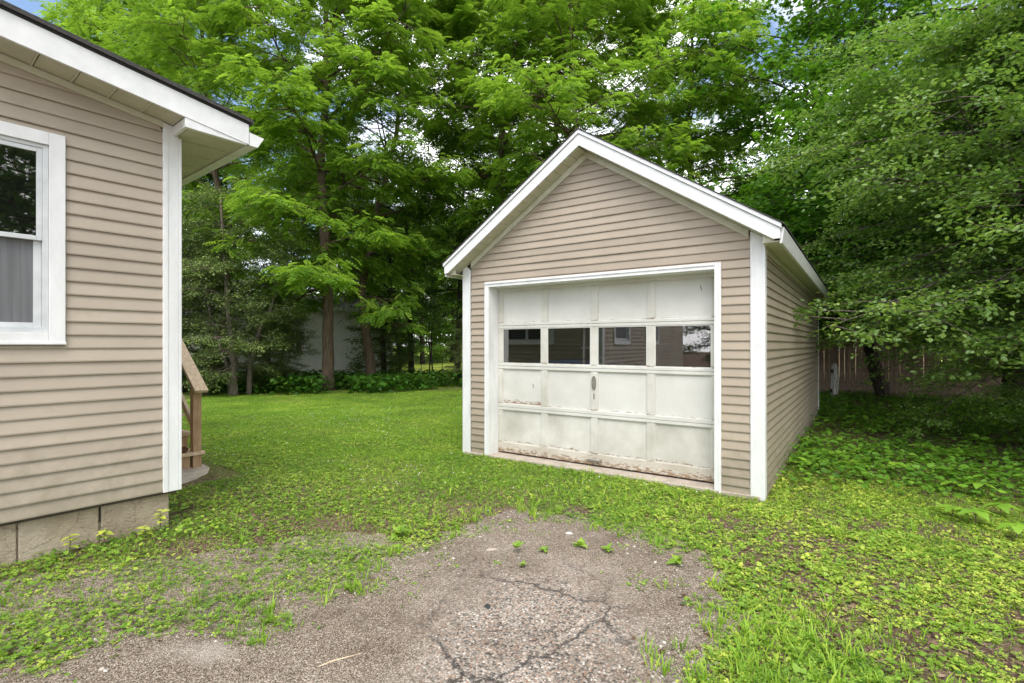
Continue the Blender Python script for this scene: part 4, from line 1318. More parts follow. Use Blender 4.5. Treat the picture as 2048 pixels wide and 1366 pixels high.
# ------------------------------------------------------------------ concrete pad, cone
def in_house(u, w): return local(h_ang, HA, u, w, 0)
m = MB()
pts = [(.16,1.25),(.45,1.22),(.72,1.34),(.90,1.52),(1.02,1.78),(1.04,2.0),(.98,2.2),(.16,2.2)]
m.ext_z(pts, 0.0, 0.118)
t = m.build('concrete_pad', M['concrete'], None, bevel=0.015)
t.location = (HA[0], HA[1], 0); t.rotation_euler = (0,0,h_ang)
tag(t, 'rough concrete pad at the foot of the wooden steps', 'pad')
m = MB()
for k in range(6):
    rr = 0.034*math.sin(math.pi*(k+.7)/6.6)+.006
    zc = 0.012*k
    ring = [(rr*(1+.25*(j%2))*math.cos(j*.524+k*.26), rr*(1+.25*(j%2))*math.sin(j*.524+k*.26)) for j in range(12)]
    m.ext_z(ring, zc, zc+.010)
t = m.build('pine_cone', M['cone'])
p = in_house(.80, 1.93); t.location = (p[0], p[1], 0.300)
tag(t, 'brown pine cone lying on the lowest wooden tread', 'cone')

# ================================================================== BACKGROUND STRUCTURES
# white outbuilding behind the bed
wa = np.array([(300-1024)/1020*18.6, 18.6]); wb = np.array([(785-1024)/1020*24.6, 24.6])
w_len = float(np.linalg.norm(wb-wa)); w_ang = math.atan2(wb[1]-wa[1], wb[0]-wa[0])
shed = empty('outbuilding', (wa[0], wa[1], 0), w_ang)
tag(shed, 'long low white outbuilding with wide siding half hidden behind shrubs', 'outbuilding')
box('wall', 0, w_len, 0.0, 5.0, -0.2, 3.05, M['inner'], shed)
ww0, ww1 = w_len*0.48, w_len*0.48+0.95
k = 0
z = 0.0
while z < 2.9:
    e = 0.19
    segs = [(-.02, w_len+.02)]
    if 1.15 < z+e and z < 2.25: segs = [(-.02, ww0), (ww1, w_len+.02)]
    for a, b in segs:
        # two lengths per lap
        cut = a + (b-a)*(0.35 + 0.3*((k*37) % 10)/10)
        for p0, p1 in ((a, cut-.002), (cut+.002, b)):
            board_y('siding_board', p0, p1, p0, p1, z, shed, M['white_wall'], e=e)
        k += 1
    z += e
for k in range(24):
    board_x('siding_board', 0.0, 5.0, -0.05+k*.125, shed, M['white_wall'], 1, w_len, e=.125)
m = MB(); m.box(ww0, ww0+.07, -.03, .01, 1.14, 2.28); m.box(ww1-.07, ww1, -.03, .01, 1.14, 2.28); m.box(ww0+.07, ww1-.07, -.03, .01, 2.2, 2.28); m.box(ww0+.07, ww1-.07, -.03, .01, 1.14, 1.21)
m.box((ww0+ww1)/2-.02, (ww0+ww1)/2+.02, -.02, -.001, 1.21, 2.2)
wo = m.build('window', M['white_wall'], shed)
box('pane', ww0+.071, ww1-.071, -.012, -.008, 1.211, 2.199, M['glass_house'], wo)
m = MB(); m.ext_x([(-.35, 3.05), (-.35, 3.15), (2.5, 3.9), (5.3, 3.15), (5.3, 3.05)], -.4, w_len+.4)
m.build('roof', M['roof'], shed)
box('eave_board', -.4, w_len+.4, -.375, -.352, 3.02, 3.16, M['white_wall'], shed)

# board fence on the right
fa = np.array([(1560-1024)/1020*16.3, 16.3]); fb_ = np.array([13.9, 13.2])
f_len = float(np.linalg.norm(fb_-fa)); f_ang = math.atan2(fb_[1]-fa[1], fb_[0]-fa[0])
fence = empty('board_fence', (fa[0], fa[1], 0), f_ang)
tag(fence, 'tall weathered brown board fence in the shade behind the garage', 'fence')
u = 0.0
pk_meshes = []
for j in range(6):
    m = MB(); r_ = random.Random(j)
    hgt = 1.84 + r_.uniform(-.03, .03); wv = 0.128+r_.uniform(-.008, .006)
    m.add([(0,0,-.05),(wv,0,-.05),(wv,.018,-.05),(0,.018,-.05),(0,0,hgt-.05),(wv,0,hgt-.04),(wv,.018,hgt-.04),(0,.018,hgt-.05),(wv*.5,0,hgt+.015),(wv*.5,.018,hgt+.015)],
          [(0,3,2,1),(0,1,5,8,4),(1,2,6,5),(2,3,7,9,6),(3,0,4,7),(4,8,9,7),(8,5,6,9)])
    me = bpy.data.meshes.new('picket'); me.from_pydata(m.v, [], m.f); me.materials.append(M['fence']); me.update()
    pk_meshes.append(me)
k = 0
while u < f_len:
    o = obj('picket', pk_meshes[(k*5+k//3) % 6], None, fence, (u, random.uniform(-.006, .006), random.uniform(-.02, .02)))
    o.rotation_euler = (0, random.uniform(-.012, .012), 0)
    u += 0.134; k += 1
for zz in (0.35, 1.5):
    box('fence_rail', 0, f_len, .030, .068, zz, zz+.09, M['fence'], fence)
for k in range(int(f_len/2.4)+1):
    box('fence_post', k*2.4, k*2.4+.09, .070, .16, -.1, 1.75, M['fence'], fence)

# broken white post
X, Y, zg = at(1668, 14.6)
m = MB()
m.add([(-.09,-.045,-.06),(.035,-.045,-.06),(.035,.045,-.06),(-.09,.045,-.06),(-.085,-.045,.86),(-.03,-.045,1.0),(.035,-.045,.93),(-.085,.045,.86),(-.03,.045,1.0),(.035,.045,.93)],
      [(0,3,2,1),(0,1,6,5,4),(1,2,9,6),(2,3,7,8,9),(3,0,4,7),(4,5,8,7),(5,6,9,8)])
wp = m.build('fence_post', M['peel'])
wp.location = (X, Y, zg+.06); wp.rotation_euler = (0, R(2.5), R(15)); wp.name = 'old_post'
tag(wp, 'broken old post with peeling white paint standing by the board fence', 'post')
m = MB(); m.add([(.045,-.05,.12),(.095,-.05,.10),(.095,.03,.10),(.045,.03,.12),(.05,-.05,.97),(.10,-.05,.80),(.10,.03,.80),(.05,.03,.95)],
      [(0,3,2,1),(4,5,6,7),(0,1,5,4),(1,2,6,5),(2,3,7,6),(3,0,4,7)])
m.build('split_board', M['peel'], wp)
for zz in (.72, .16):
    box('hinge', -.125, -.092, -.03, .03, zz, zz+.10, M['dark'], wp)

# a glimpse of a pale house beyond the fence
ph = empty('neighbour_house', (17.0, 27.0, 0), R(-20))
tag(ph, 'pale peach neighbouring house glimpsed through leaves beyond the fence', 'house')
box('wall', -4, 4, 0, 6, -.2, 3.6, M['peach'], ph)
m = MB(); m.ext_x([(-.5, 3.55), (-.5, 3.7), (3, 5.4), (6.5, 3.7), (6.5, 3.55)], -4.4, 4.4); m.build('roof', M['roof'], ph)
for xx in (-2.6, 0.2, 2.2):
    m = MB(); m.box(xx, xx+.9, -.03, -.001, 1.2, 2.5); wf = m.build('window', M['white'], ph)
    box('pane', xx+.08, xx+.82, -.04, -.031, 1.28, 2.42, M['darkblind'], wf)

# thin wire fence at the back, left of the garage
wf = empty('wire_fence', at(842, 22.5), R(-8))
tag(wf, 'thin wire fence on dark stakes between the trees left of the garage', 'fence')
for k in range(4):
    m = MB(); m.tube([(k*.95, 0, -.1), (k*.95+.02, 0, 1.05)], [.016, .014], 6); m.build('stake', M['dark'], wf)
for zz in (.3, .6, .9):
    m = MB(); m.tube([(0, -.02, zz), (1.45, -.02, zz-.02), (2.85, -.02, zz)], [.004]*3, 4); m.build('wire', M['metal'], wf)

# ================================================================== TREES
LOC, MAP, RND, OVA = T_locust(5), T_maple(), T_round(), T_ovate()

def zig(H, lean=(0,0), n=5, wob=0.15, seed=0):
    r = np.random.default_rng(seed)
    return [(lean[0]*t + r.normal(0, wob)*(0 < t), lean[1]*t + r.normal(0, wob)*(0 < t), H*t - 0.15*(t == 0)) for t in np.linspace(0, 1, n)]

kw_loc = dict(tmpl=LOC, leaf='locust', cat='tree', limb_z0=3.4, spread=4.4, nlimb=40, elev=(60, 8), droop=0.5, sub_elev=(-22, 34), sub=9, twigs=6, twig_len=0.5, per=6, size=0.40, pitch=(-30, 6), tilt=0.28, tint_mu=0.52, tint_sd=0.16, jit=0.07)
t_a = make_tree('locust_tree', 'straight tall locust tree with a bare brown trunk in front of the white outbuilding', loc=at(656, 17.2),
                trunks=[(zig(15.5, (-.2, .3), 7, .10, 3), 0.205, 0.03)], seed=11, **kw_loc)
kb = dict(kw_loc); kb.update(limb_z0=3.2, nlimb=42, spread=4.8, size=0.33, per=7, tint_mu=0.47, pitch=(-40, 15), tilt=0.4)
t_b = make_tree('locust_tree', 'leaning locust tree with a crooked trunk just right of the straight one', loc=at(748, 18.6),
                trunks=[([(0,0,-.15),(-.3,0,2.0),(-.5,.2,3.6),(-.1,.4,6),(.7,.5,9.5),(1.2,.6,15)], 0.19, 0.03)], seed=23, **kb)
copy_tree(t_b, 'bright leafy locust tree rising directly behind the garage roof peak', at(1190, 17.8), R(100), 1.05)
copy_tree(t_a, 'tall locust tree behind the garage, left of its roof peak', at(985, 20.5), R(200), 1.08)
copy_tree(t_b, 'locust tree with spreading boughs beside the house eave', at(430, 19.6), R(250), 1.0)
copy_tree(t_a, 'locust tree right of the garage roof peak with sky showing beside it', at(1395, 20.0), R(75), 0.92)
copy_tree(t_a, 'locust tree rising over the house roof at the left edge of the photo', at(215, 23.0), R(310), 1.0)
copy_tree(t_b, 'locust tree in the second row behind the left slope of the garage roof', at(1075, 23.5), R(290), 1.15)
copy_tree(t_a, 'locust tree in the second row over the house eave', at(330, 25.0), R(160), 1.1)
for o in bpy.data.objects:
    if o.name.startswith('locust_tree'): o['group'] = 'locust trees behind the yard'

kw_m = dict(tmpl=MAP, leaf='maple', cat='tree', bark='bark_dark', limb_z0=2.3, spread=4.2, nlimb=40, elev=(60, 4), droop=0.65, sub=9, twigs=6, twig_len=0.45, per=7, size=0.155, pitch=(-45, 0), tilt=0.35, tint_mu=0.42, tint_sd=0.17, jit=0.08)
m_a = make_tree('maple_tree', 'dark maple with a leaning double trunk against the board fence', loc=at(1772, 14.3),
                trunks=[([(0,0,-.1),(-.25,0,.8),(-.42,.1,1.6),(-.6,.3,3),(-.5,.5,6),(-.2,.5,11.5)], 0.19, 0.03),
                        ([(-.28,-.05,-.1),(-.18,-.08,.5),(-.42,-.1,1.2),(-.9,-.2,2.4),(-1.7,-.4,4.5)], 0.075, 0.02)], seed=31, **kw_m)
copy_tree(m_a, 'tall dense maple behind the garage eave on the right', at(1600, 18.5), R(140), 1.35)
copy_tree(m_a, 'large maple trunk at the right edge behind the round leaved tree', at(2024, 12.2), R(60), 1.25)
copy_tree(m_a, 'maple beyond the fence at the far right', (17.5, 17.5, 0), R(210), 1.3)
for o in bpy.data.objects:
    if o.name.startswith('maple_tree'): o['group'] = 'maples along the fence'

copy_tree(m_a, 'maple behind the viewer to the right, mirrored dark in the house window', (10.5, -3.0, 0), R(20), 1.2)
copy_tree(m_a, 'second maple behind the viewer, mirrored in the house window', (14.0, -9.5, 0), R(170), 1.4)
# the near tree on the right with small round leaves
al = make_tree('alder_tree', 'near tree with small round glossy leaves overhanging the right side of the yard', 'tree', (8.75, 7.3, 0),
          [([(0,0,-.1),(-.1,0,1.5),(-.2,.1,3),(-.2,.1,6.6)], 0.13, 0.02), ([(.3,.5,-.1),(.1,.8,1.6),(-.3,1.2,4),(-.6,1.3,6)], 0.09, 0.02)],
          'alder', bark='bark_grey', tmpl=RND, limb_z0=2.5, spread=4.3, nlimb=40, elev=(52, -2), droop=0.50, sub=16, twigs=7, twig_len=0.42, sub_len=0.30, r_k=0.40,
          per=12, size=0.070, spread_az=85, pitch=(-50, 30), tilt=0.6, tint_mu=0.48, tint_sd=0.17, jit=0.045, seed=41, sub_elev=(-20, 12),
          prof=lambda t: 1.0 if t < 0.35 else max(0.3, 1.0-0.95*(t-0.35)))

copy_tree(al, 'round leaved tree at the right edge, nearest the camera', (9.3, 5.3, -.3), R(160), 0.95)
copy_tree(al, 'low round leaved bush hanging over the ground at the right edge', (8.2, 7.7, -.35), R(230), 0.5)
for o in bpy.data.objects:
    if o.name.startswith('alder_tree'): o['group'] = 'round leaved trees on the right'
# shrubs in front of the outbuilding
kw_s = dict(tmpl=OVA, leaf='shrub', cat='shrub', bark='bark_grey', limb_z0=0.5, spread=1.9, nlimb=32, elev=(58, 0), droop=0.6, sub=9, twigs=6, twig_len=0.32, per=11, size=0.075, pitch=(-45, 20), tilt=0.5, tint_mu=0.42, tint_sd=0.2, jit=0.05)
s_a = make_tree('buckthorn_shrub', 'large grey green shrub with dark upright stems left of the straight locust', loc=at(466, 15.7),
                trunks=[([(0,0,-.1),(.03,0,1),(-.2,.1,2.6),(-.5,.2,6.2)], 0.13, 0.02), ([(-.15,.1,-.1),(-.25,.1,1),(-.8,.2,2.4),(-1.3,.3,4.6)], 0.06, 0.015)], seed=51, **kw_s)
kw_s2 = dict(kw_s); kw_s2.update(nlimb=16, limb_z0=1.5, spread=1.5)
make_tree('buckthorn_shrub', 'open shrub with one long pale stem leaning right towards the locust trunk', loc=at(497, 16.0),
          trunks=[([(0,0,-.1),(.05,0,.9),(.35,0,2.0),(.95,.1,3.4),(1.35,.1,4.7)], 0.085, 0.02)], seed=52, **kw_s2)
copy_tree(s_a, 'shrub tight behind the wooden handrail in front of the outbuilding', at(372, 16.8), R(130), 0.92)
copy_tree(s_a, 'shrub in front of the outbuilding window', at(560, 18.3), R(250), 0.5)
for px, Y, a_, s_, lb in [(418, 16.9, 40, .62, 'shrub between the handrail and the dark stemmed shrub'), (536, 17.0, 300, .5, 'shrub between the leaning pale stem and the straight locust'), (800, 22.8, 15, .6, 'low shrub at the right end of the outbuilding'), (925, 19.5, 270, .42, 'small shrub beside the garage corner post')]:
    copy_tree(s_a, lb, at(px, Y), R(a_), s_)
for o in bpy.data.objects:
    if o.name.startswith('buckthorn_shrub'): o['group'] = 'shrubs before the outbuilding'

# dark trees in the second row
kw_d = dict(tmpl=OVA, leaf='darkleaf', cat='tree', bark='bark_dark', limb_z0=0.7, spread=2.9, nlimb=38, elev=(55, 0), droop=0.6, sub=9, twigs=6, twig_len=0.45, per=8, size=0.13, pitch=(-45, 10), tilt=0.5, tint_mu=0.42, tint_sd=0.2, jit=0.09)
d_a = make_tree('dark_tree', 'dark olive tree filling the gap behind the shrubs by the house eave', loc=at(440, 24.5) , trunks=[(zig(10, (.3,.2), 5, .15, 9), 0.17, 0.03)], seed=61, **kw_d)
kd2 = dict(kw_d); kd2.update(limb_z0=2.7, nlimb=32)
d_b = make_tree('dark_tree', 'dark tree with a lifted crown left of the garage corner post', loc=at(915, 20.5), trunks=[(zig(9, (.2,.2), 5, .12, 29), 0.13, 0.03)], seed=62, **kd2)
copy_tree(d_b, 'dark tree with a lifted crown between the leaning locust and the bright lawn', at(822, 23.5), R(120), 1.05)
copy_tree(d_a, 'dark bushy tree hiding the end of the white outbuilding', at(770, 22.5), R(20), 0.75)
copy_tree(d_a, 'dark tree behind the outbuilding roof above the straight locust', at(640, 27.5), R(300), 1.25)
copy_tree(d_b, 'low dark tree hanging over the board fence near the maple trunk', (12.4, 16.6, 0), R(80), 0.9)
copy_tree(d_b, 'dark tree deep in the shade at the far right of the fence', (14.8, 13.8, 0), R(10), 0.95)
for px, Y, a_, lb in [(800, 52, 15, 'dark tree at the far edge of the bright lawn, left'), (868, 56, 130, 'dark tree at the far edge of the bright lawn, centre'), (935, 50, 250, 'dark tree at the far edge of the bright lawn, right')]:
    copy_tree(d_a, lb, at(px, Y), R(a_), 1.25)
copy_tree(d_a, 'dark tree left of the viewer, mirrored in the right pane of the garage door', (-11.5, -7.0, 0), R(80), 1.0)  # three unseen trees added so the garage pane reflects dark foliage, not sky
copy_tree(d_a, 'dark tree left of the viewer, mirrored beside the house wall in the right pane', (-15.5, -5.5, 0), R(200), 1.0)
copy_tree(d_a, 'third dark tree left of the viewer, mirrored at the edge of the right pane', (-8.5, -11.0, 0), R(310), 1.0)
for o in bpy.data.objects:
    if o.name.startswith('dark_tree'): o['group'] = 'dark trees of the second row'

# far row
kw_f = dict(tmpl=OVA, leaf='far', cat='tree', bark='bark_dark', limb_z0=0.9, spread=4.6, nlimb=42, elev=(58, 0), droop=0.5, sub=9, twigs=6, twig_len=0.7, per=7, size=0.25, pitch=(-45, 10), tilt=0.5, tint_mu=0.45, tint_sd=0.2, jit=0.14)
f_a = make_tree('far_tree', 'green tree far behind the white outbuilding', loc=at(560, 33), trunks=[(zig(13, (.3,.2), 5, .2, 19), 0.24, 0.04)], seed=71, **kw_f)
far = [(120, 31, 1.0, 'far tree behind the house at the left of the photo'), (330, 36, 1.15, 'far tree seen beyond the eave of the house'),
       (720, 38, 1.15, 'far tree between the two locust trunks'), (800, 47, 1.0, 'far tree across the bright back lawn on its left'), (985, 52, 1.15, 'far tree across the bright back lawn on its right'),
       (770, 58, 1.2, 'far tree at the back edge of the bright lawn, leftmost'), (870, 66, 1.3, 'far tree at the back edge of the bright lawn, straight behind the saplings'), (930, 60, 1.1, 'far tree at the back edge of the bright lawn, next to the garage'),
       (1090, 33, 1.1, 'far tree hidden behind the left slope of the garage roof'), (1290, 31, 1.0, 'far tree over the right slope of the garage roof'),
       (1640, 31, 1.1, 'far tree above the back corner of the garage'),
       (1830, 28, 1.1, 'far tree beyond the fence behind the maple'), (2040, 26, 1.1, 'far tree beyond the fence at the right edge')]
far += [(845, 41, .8, 'far tree low behind the wire fence, left of the saplings'), (905, 45, .9, 'far tree low behind the wire fence, right of the saplings'), (690, 30, .7, 'far tree close behind the outbuilding end')]
for i, (px, Y, s, lb) in enumerate(far):
    copy_tree(f_a, lb, at(px, Y), R(47*i+20), s)
for o in bpy.data.objects:
    if o.name.startswith('far_tree'): o['group'] = 'trees of the far row'

# slim saplings by the wire fence
for i, (px, Y, lb) in enumerate([(858, 21.5, 'slim dark sapling before the bright back lawn, left one of two'), (865, 21.4, 'slim dark sapling before the bright back lawn, nearer the garage')]):
    x_, y_, z_ = at(px, Y)
    sp_ = empty('sapling', (x_, y_, z_)); tag(sp_, lb, 'sapling', 'saplings before the back lawn')
    rg = np.random.default_rng(80+i)
    wood, TP, TD = skeleton(rg, [([(0,0,-.1),(.05*(1-2*i),0,1.2),(-.03,.02,2.2),(.06,.05,3.4)], .035, .01)], 1.5, .8, 7, sub=4, twigs=3, twig_len=.25)
    wood.build('stem', M['bark_dark'], sp_, smooth=True)
    obj('foliage', leaves_on('foliage', rg, OVA, TP, TD, 6, .09), M['darkleaf'], sp_)

# ================================================================== GROUND VEGETATION
def house_front(x, y):
    """distance in front of the house wall (negative inside) and position along it"""
    c, s = math.cos(h_ang), math.sin(h_ang)
    dx, dy = x-HA[0], y-HA[1]
    return dx*c+dy*s, -dx*s+dy*c
def in_garage(x, y, pad=0.0):
    c, s = math.cos(ga_ang), math.sin(ga_ang)
    dx, dy = x-GA[0], y-GA[1]
    u, w = dx*c+dy*s, -dx*s+dy*c
    return (u > UL-pad) & (u < UR+pad) & (w > -0.03-pad) & (w < DEPTH+pad)
def in_house_np(x, y, pad=0.0):
    u, w = house_front(x, y)
    return (u < HW-.05+pad) & (w > 0.02-pad) & (w < HD)
def on_pad(x, y):
    u, w = house_front(x, y)
    return (u > .1) & (u < 1.12) & (w > 1.1) & (w < 2.2)
def drive_d(x, y):
    d = sdist(x, y, DRIVE) - (fbm(x*2.2, y*2.2, 31) - 0.45)*0.55 - 0.06
    return d + (fbm(x*3.4, y*3.4, 33)-.5)*.75 + (fbm(x*9, y*9, 35)-.5)*.35 + .02 + .42*sstep(-.4, -1.3, x)*sstep(5, 3.5, y)
def sprinkle(n, x0, x1, y0, y1, dens, rg, power=1.0):
    """n candidates thicker towards the near edge, thinned by dens()"""
    t = rg.uniform(0, 1, n)
    y = y0 + (y1-y0)*t**power
    x = rg.uniform(x0, x1, n)
    # only keep what the lens and a step to the side could see
    k = (np.abs(x) < 1.18*y + 1.6) & ~in_garage(x, y) & ~in_house_np(x, y) & ~on_pad(x, y)
    x, y = x[k], y[k]
    k = rg.uniform(0, 1, len(x)) < dens(x, y)
    return x[k], y[k]
def flat_dirs(n, rg, el=(-10, 25), tilt=0.35):
    az = rg.uniform(0, 2*math.pi, n); e = np.radians(rg.uniform(el[0], el[1], n))
    xd = np.stack([np.cos(az)*np.cos(e), np.sin(az)*np.cos(e), np.sin(e)], 1)
    nr = np.stack([rg.normal(0, tilt, n), rg.normal(0, tilt, n), np.ones(n)], 1)
    return xd, nr
def lay(name, tmpl, x, y, h, size, mat, label, tint_mu=.5, tint_sd=.18, el=(-10,25), tilt=.35, seed=0, patch=0.25):
    rg = np.random.default_rng(900+seed)
    n = len(x)
    z = gz(x, y) + rg.uniform(h[0], h[1], n)
    xd, nr = flat_dirs(n, rg, el, tilt)
    sz = size[0] + (size[1]-size[0])*rg.uniform(0, 1, n)**1.7
    tn = tint_mu + rg.normal(0, tint_sd, n) + (fbm(x*1.3, y*1.3, 77+seed)-.5)*patch*2
    tn = tn + .14*sstep(-.5, 2.5, x) - .08
    me = scatter_mesh(name, tmpl, np.stack([x, y, z], 1), xd, nr, sz, tn)
    o = obj(name, me, M[mat])
    tag(o, label, None, None, 'stuff')
    return o
def shade_zone(x, y):
    """1 under the trees on the right"""
    d = (x - 3.0)*0.32 + (y - 5.4)*0.5
    return sstep(0.0, 0.9, d) * sstep(1.6, 2.6, x)
def bed_zone(x, y):
    """1 in the planting bed in front of the outbuilding"""
    front = 15.3 + 0.12*(x+8) + 0.5*(fbm(x*.6, y*0, 3)-.5) + np.where(x > -4.2, (x+4.2)*0.95, 0)
    return sstep(0, .5, y-front) * (x < 2.0)

def bare_right(x, y):
    return 1 - .6*sstep(.55, .66, fbm(x*2.0+40, y*3.0, 91))*sstep(1.2, 1.8, x)*(1-shade_zone(x, y))
# lawn: short grass
rg = np.random.default_rng(101)
def d_grass(x, y):
    p = fbm(x*.9, y*.9, 12)
    d = sstep(0.02, 0.5, drive_d(x, y))
    lawn = sstep(4.6, 6.2, y + 0.35*x)*(1-bed_zone(x, y))*(1-shade_zone(x, y))
    near = (.22 + .34*sstep(.36, .6, p))*(1 - .5*(x > 1.2))
    return d*np.clip(near + lawn*(.45+.6*p), 0, 1)
x, y = sprinkle(380000, -9, 6, 2.2, 17, d_grass, rg, 1.25)
tf = T_tuft(5, 1)
lay('grass', tf, x, y, (-.005, .0), (.022, .052), 'grass', 'short mown green grass of the lawn', .52, .22, (0,0), .12, 1, .55)
# taller tufts here and there
def d_tuft(x, y):
    d = drive_d(x, y)
    edge = np.exp(-((d-.18)/.14)**2)*.6*sstep(.5,.62,fbm(x*1.5,y*1.5,44))
    gar = np.exp(-((np.hypot(x-1.5, y-5.6)-.6)/.7)**2)*.25
    corner = np.exp(-((x-1.35)**2+(y-2.5)**2)/.18)*1.2
    return np.clip(edge + gar*.5 + corner + .02, 0, 1)*(1-shade_zone(x,y))*(d > -0.02)
x, y = sprinkle(26000, -5, 5, 2.0, 7.5, d_tuft, np.random.default_rng(102))
lay('tall_grass', T_tuft(6, 4), x, y, (-.005, .0), (.06, .14), 'grass', 'longer grass tufts along the edge of the gravel', .62, .17, (0,0), .15, 2)

# clover and creeping leaves through the lawn
def d_clover(x, y):
    p = fbm(x*1.4+3, y*1.4, 21)
    d = sstep(-.02, .35, drive_d(x, y))
    lawn = (1-bed_zone(x,y))*(1-shade_zone(x,y)*.7)
    bare = .4*np.exp(-(((x+1.55)/.9)**2 + ((y-3.9)/.75)**2))
    return (1-.35*(x>1.3))*bare_right(x,y)*d*lawn*np.clip(sstep(.30,.62,p)*1.05 + .12 - .65*bare*(p < .62), 0, 1)
x, y = sprinkle(210000, -8, 5, 2.2, 15, d_clover, np.random.default_rng(103), 1.5)
lay('clover', T_clover(), x, y, (.006, .036), (.015, .038), 'ground_leaf', 'clover and creeping leaves through the lawn', .50, .22, (-15,15), .3, 3, .55)
# creeping round leaves, dense in the middle ground before the garage
def d_creep(x, y):
    p = fbm(x*1.7+13, y*1.7, 25)
    d = sstep(.0, .3, drive_d(x, y))
    zone = sstep(2.7, 3.6, y+.25*x)*(1-sstep(7.0, 9.5, y))*(1-shade_zone(x,y)*.6)
    bare = .35*np.exp(-(((x+1.55)/.9)**2 + ((y-3.9)/.75)**2))
    return bare_right(x,y)*(1-.3*(x>1.6))*d*zone*np.clip(sstep(.32,.55,p)*.95 + .1 - .6*bare, 0, 1)
RO = [T_rosette(T_round(), 7, 1, (0, 40), .9), T_rosette(T_heart(), 6, 2, (5, 50), .9), T_rosette(T_ovate(), 8, 3, (10, 60), .35), T_rosette(T_heart(), 4, 4, (20, 65), 1.2), T_rosette(T_round(), 5, 5, (10, 55), 1.1)]
for q in range(3):
    x, y = sprinkle(7000, -4, 4.5, 2.2, 9.5, d_creep, np.random.default_rng(104+300*q), 1.1)
    lay('creeping_leaves', RO[(0, 1, 4)[q]], x, y, (-.004, .004), (.014, .034), 'ground_leaf', 'creeping round leaved weeds before the garage door', .48+.05*q, .18, (0, 0), .15, 4+40*q, .3)
# broad leaves at the right front
def d_broad(x, y):
    p = fbm(x*2.1+5, y*2.1, 28)
    d = sstep(.02, .3, drive_d(x, y))
    zone = sstep(.75, 1.35, x + .12*(y-3))*(1-sstep(5.2, 6.6, y))*(1-.55*shade_zone(x,y))
    return d*zone*np.clip(sstep(.36,.60,p)*.8+.12, 0, 1)*bare_right(x, y)
for q, (nn, lo, hi) in enumerate([(10500, .012, .034), (7500, .016, .046), (2800, .020, .046), (2600, .016, .048), (7000, .012, .032)]):
    x, y = sprinkle(nn, .4, 6.5, 1.9, 6.8, d_broad, np.random.default_rng(105+300*q), 1.0)
    lay('broad_leaves', RO[(0, 1, 2, 3, 4)[q]], x, y, (-.004, .006), (lo, hi), 'ground_leaf', 'low mixed weeds covering the ground at the right front', (.52, .62, .45, .5, .6)[q], .17, (0, 0), .2, 5+40*q, .32)
x, y = sprinkle(2600, .9, 6, 1.9, 5.0, lambda x, y: .25+0*x+.75*(1-bare_right(x,y)), np.random.default_rng(207), 1.0)
lay('dry_stems', T_ovate()[0]*np.array([1,.05,.2]) if False else (T_ovate()[0]*np.array([1,.06,.2]), T_ovate()[1]), x, y, (.004, .03), (.06, .16), 'litter', 'dry straw stems lying in the ground cover', .8, .2, (-5,10), .3, 27)
# bigger clumps along the foundation
def d_found(x, y):
    u, w = house_front(x, y)
    p = fbm(x*2.4, y*2.4, 38)
    a = np.exp(-((w+.35)/.32)**2)*(u < .4)
    b = np.exp(-((x+2.2)**2+(y-2.25)**2)/.25)
    c = np.exp(-((u-.25)/.35)**2)*np.exp(-((w-.3)/.8)**2)
    return np.clip((a + b*1.2 + c*.8)*sstep(.36,.55,p), 0, 1)
x, y = sprinkle(9000, -4.6, -1.3, 1.8, 6, d_found, np.random.default_rng(107))
lay('foundation_weeds', T_heart(), x, y, (.006, .06), (.018, .040), 'ground_leaf', 'low weeds growing along the house foundation', .42, .2, (-20,30), .4, 7)
x, y = sprinkle(60000, -4.0, 0.8, 2.0, 4.6, lambda x, y: np.clip(np.exp(-((drive_d(x,y)-.12)/.22)**2)*sstep(.5,.66,fbm(x*3.1,y*3.1,55)) + np.exp(-((x+2.75)**2+(y-2.55)**2)/.10), 0, 1)*(drive_d(x,y) > -.15), np.random.default_rng(108))
lay('moss', T_tuft(4, 8), x, y, (-.006, .0), (.012, .022), 'moss', 'yellow green moss at the gravel edge', .5, .2, (0,0), .2, 8)
# shade flora
def d_shade(x, y):
    p = fbm(x*1.1+2, y*1.1, 48)
    litter = np.exp(-(((x-6.2)/2.2)**2 + ((y-8.6)/1.1)**2))
    return np.clip(shade_zone(x,y)*(sstep(.28,.55,p)*.95+.12)*(1-.75*litter), 0, 1)*(x > 2.4)
x, y = sprinkle(60000, 2.4, 15, 4.5, 16.3, d_shade, np.random.default_rng(109), 1.2)
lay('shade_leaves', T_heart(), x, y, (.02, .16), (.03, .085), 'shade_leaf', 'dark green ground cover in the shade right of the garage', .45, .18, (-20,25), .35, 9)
x, y = sprinkle(16000, 2.6, 13, 4.0, 15, lambda x, y: shade_zone(x,y)*sstep(.42,.6,fbm(x*1.3+9,y*1.3,58))*.9, np.random.default_rng(110), 1.2)
lay('shade_weeds', T_round(), x, y, (.04, .24), (.05, .13), 'shade_leaf', 'larger leaved weeds in the shade right of the garage', .5, .2, (-30,20), .35, 10)
# leaf litter
def d_litter(x, y):
    return np.clip(.16 + .8*shade_zone(x,y) + .6*np.exp(-((x-2.2)**2/1.5+(y-3)**2/1.2)) + 1.0*np.exp(-((bed_zone(x,y)-.3)/.3)**2)*(y > 12), 0, 1)*(drive_d(x,y) > -.05)
x, y = sprinkle(60000, -9, 13, 2.0, 18, d_litter, np.random.default_rng(111), 1.3)
lay('leaf_litter', T_ovate(), x, y, (.0, .012), (.025, .07), 'litter', 'dead brown leaves and bits on the soil', .5, .25, (-8,12), .3, 11)
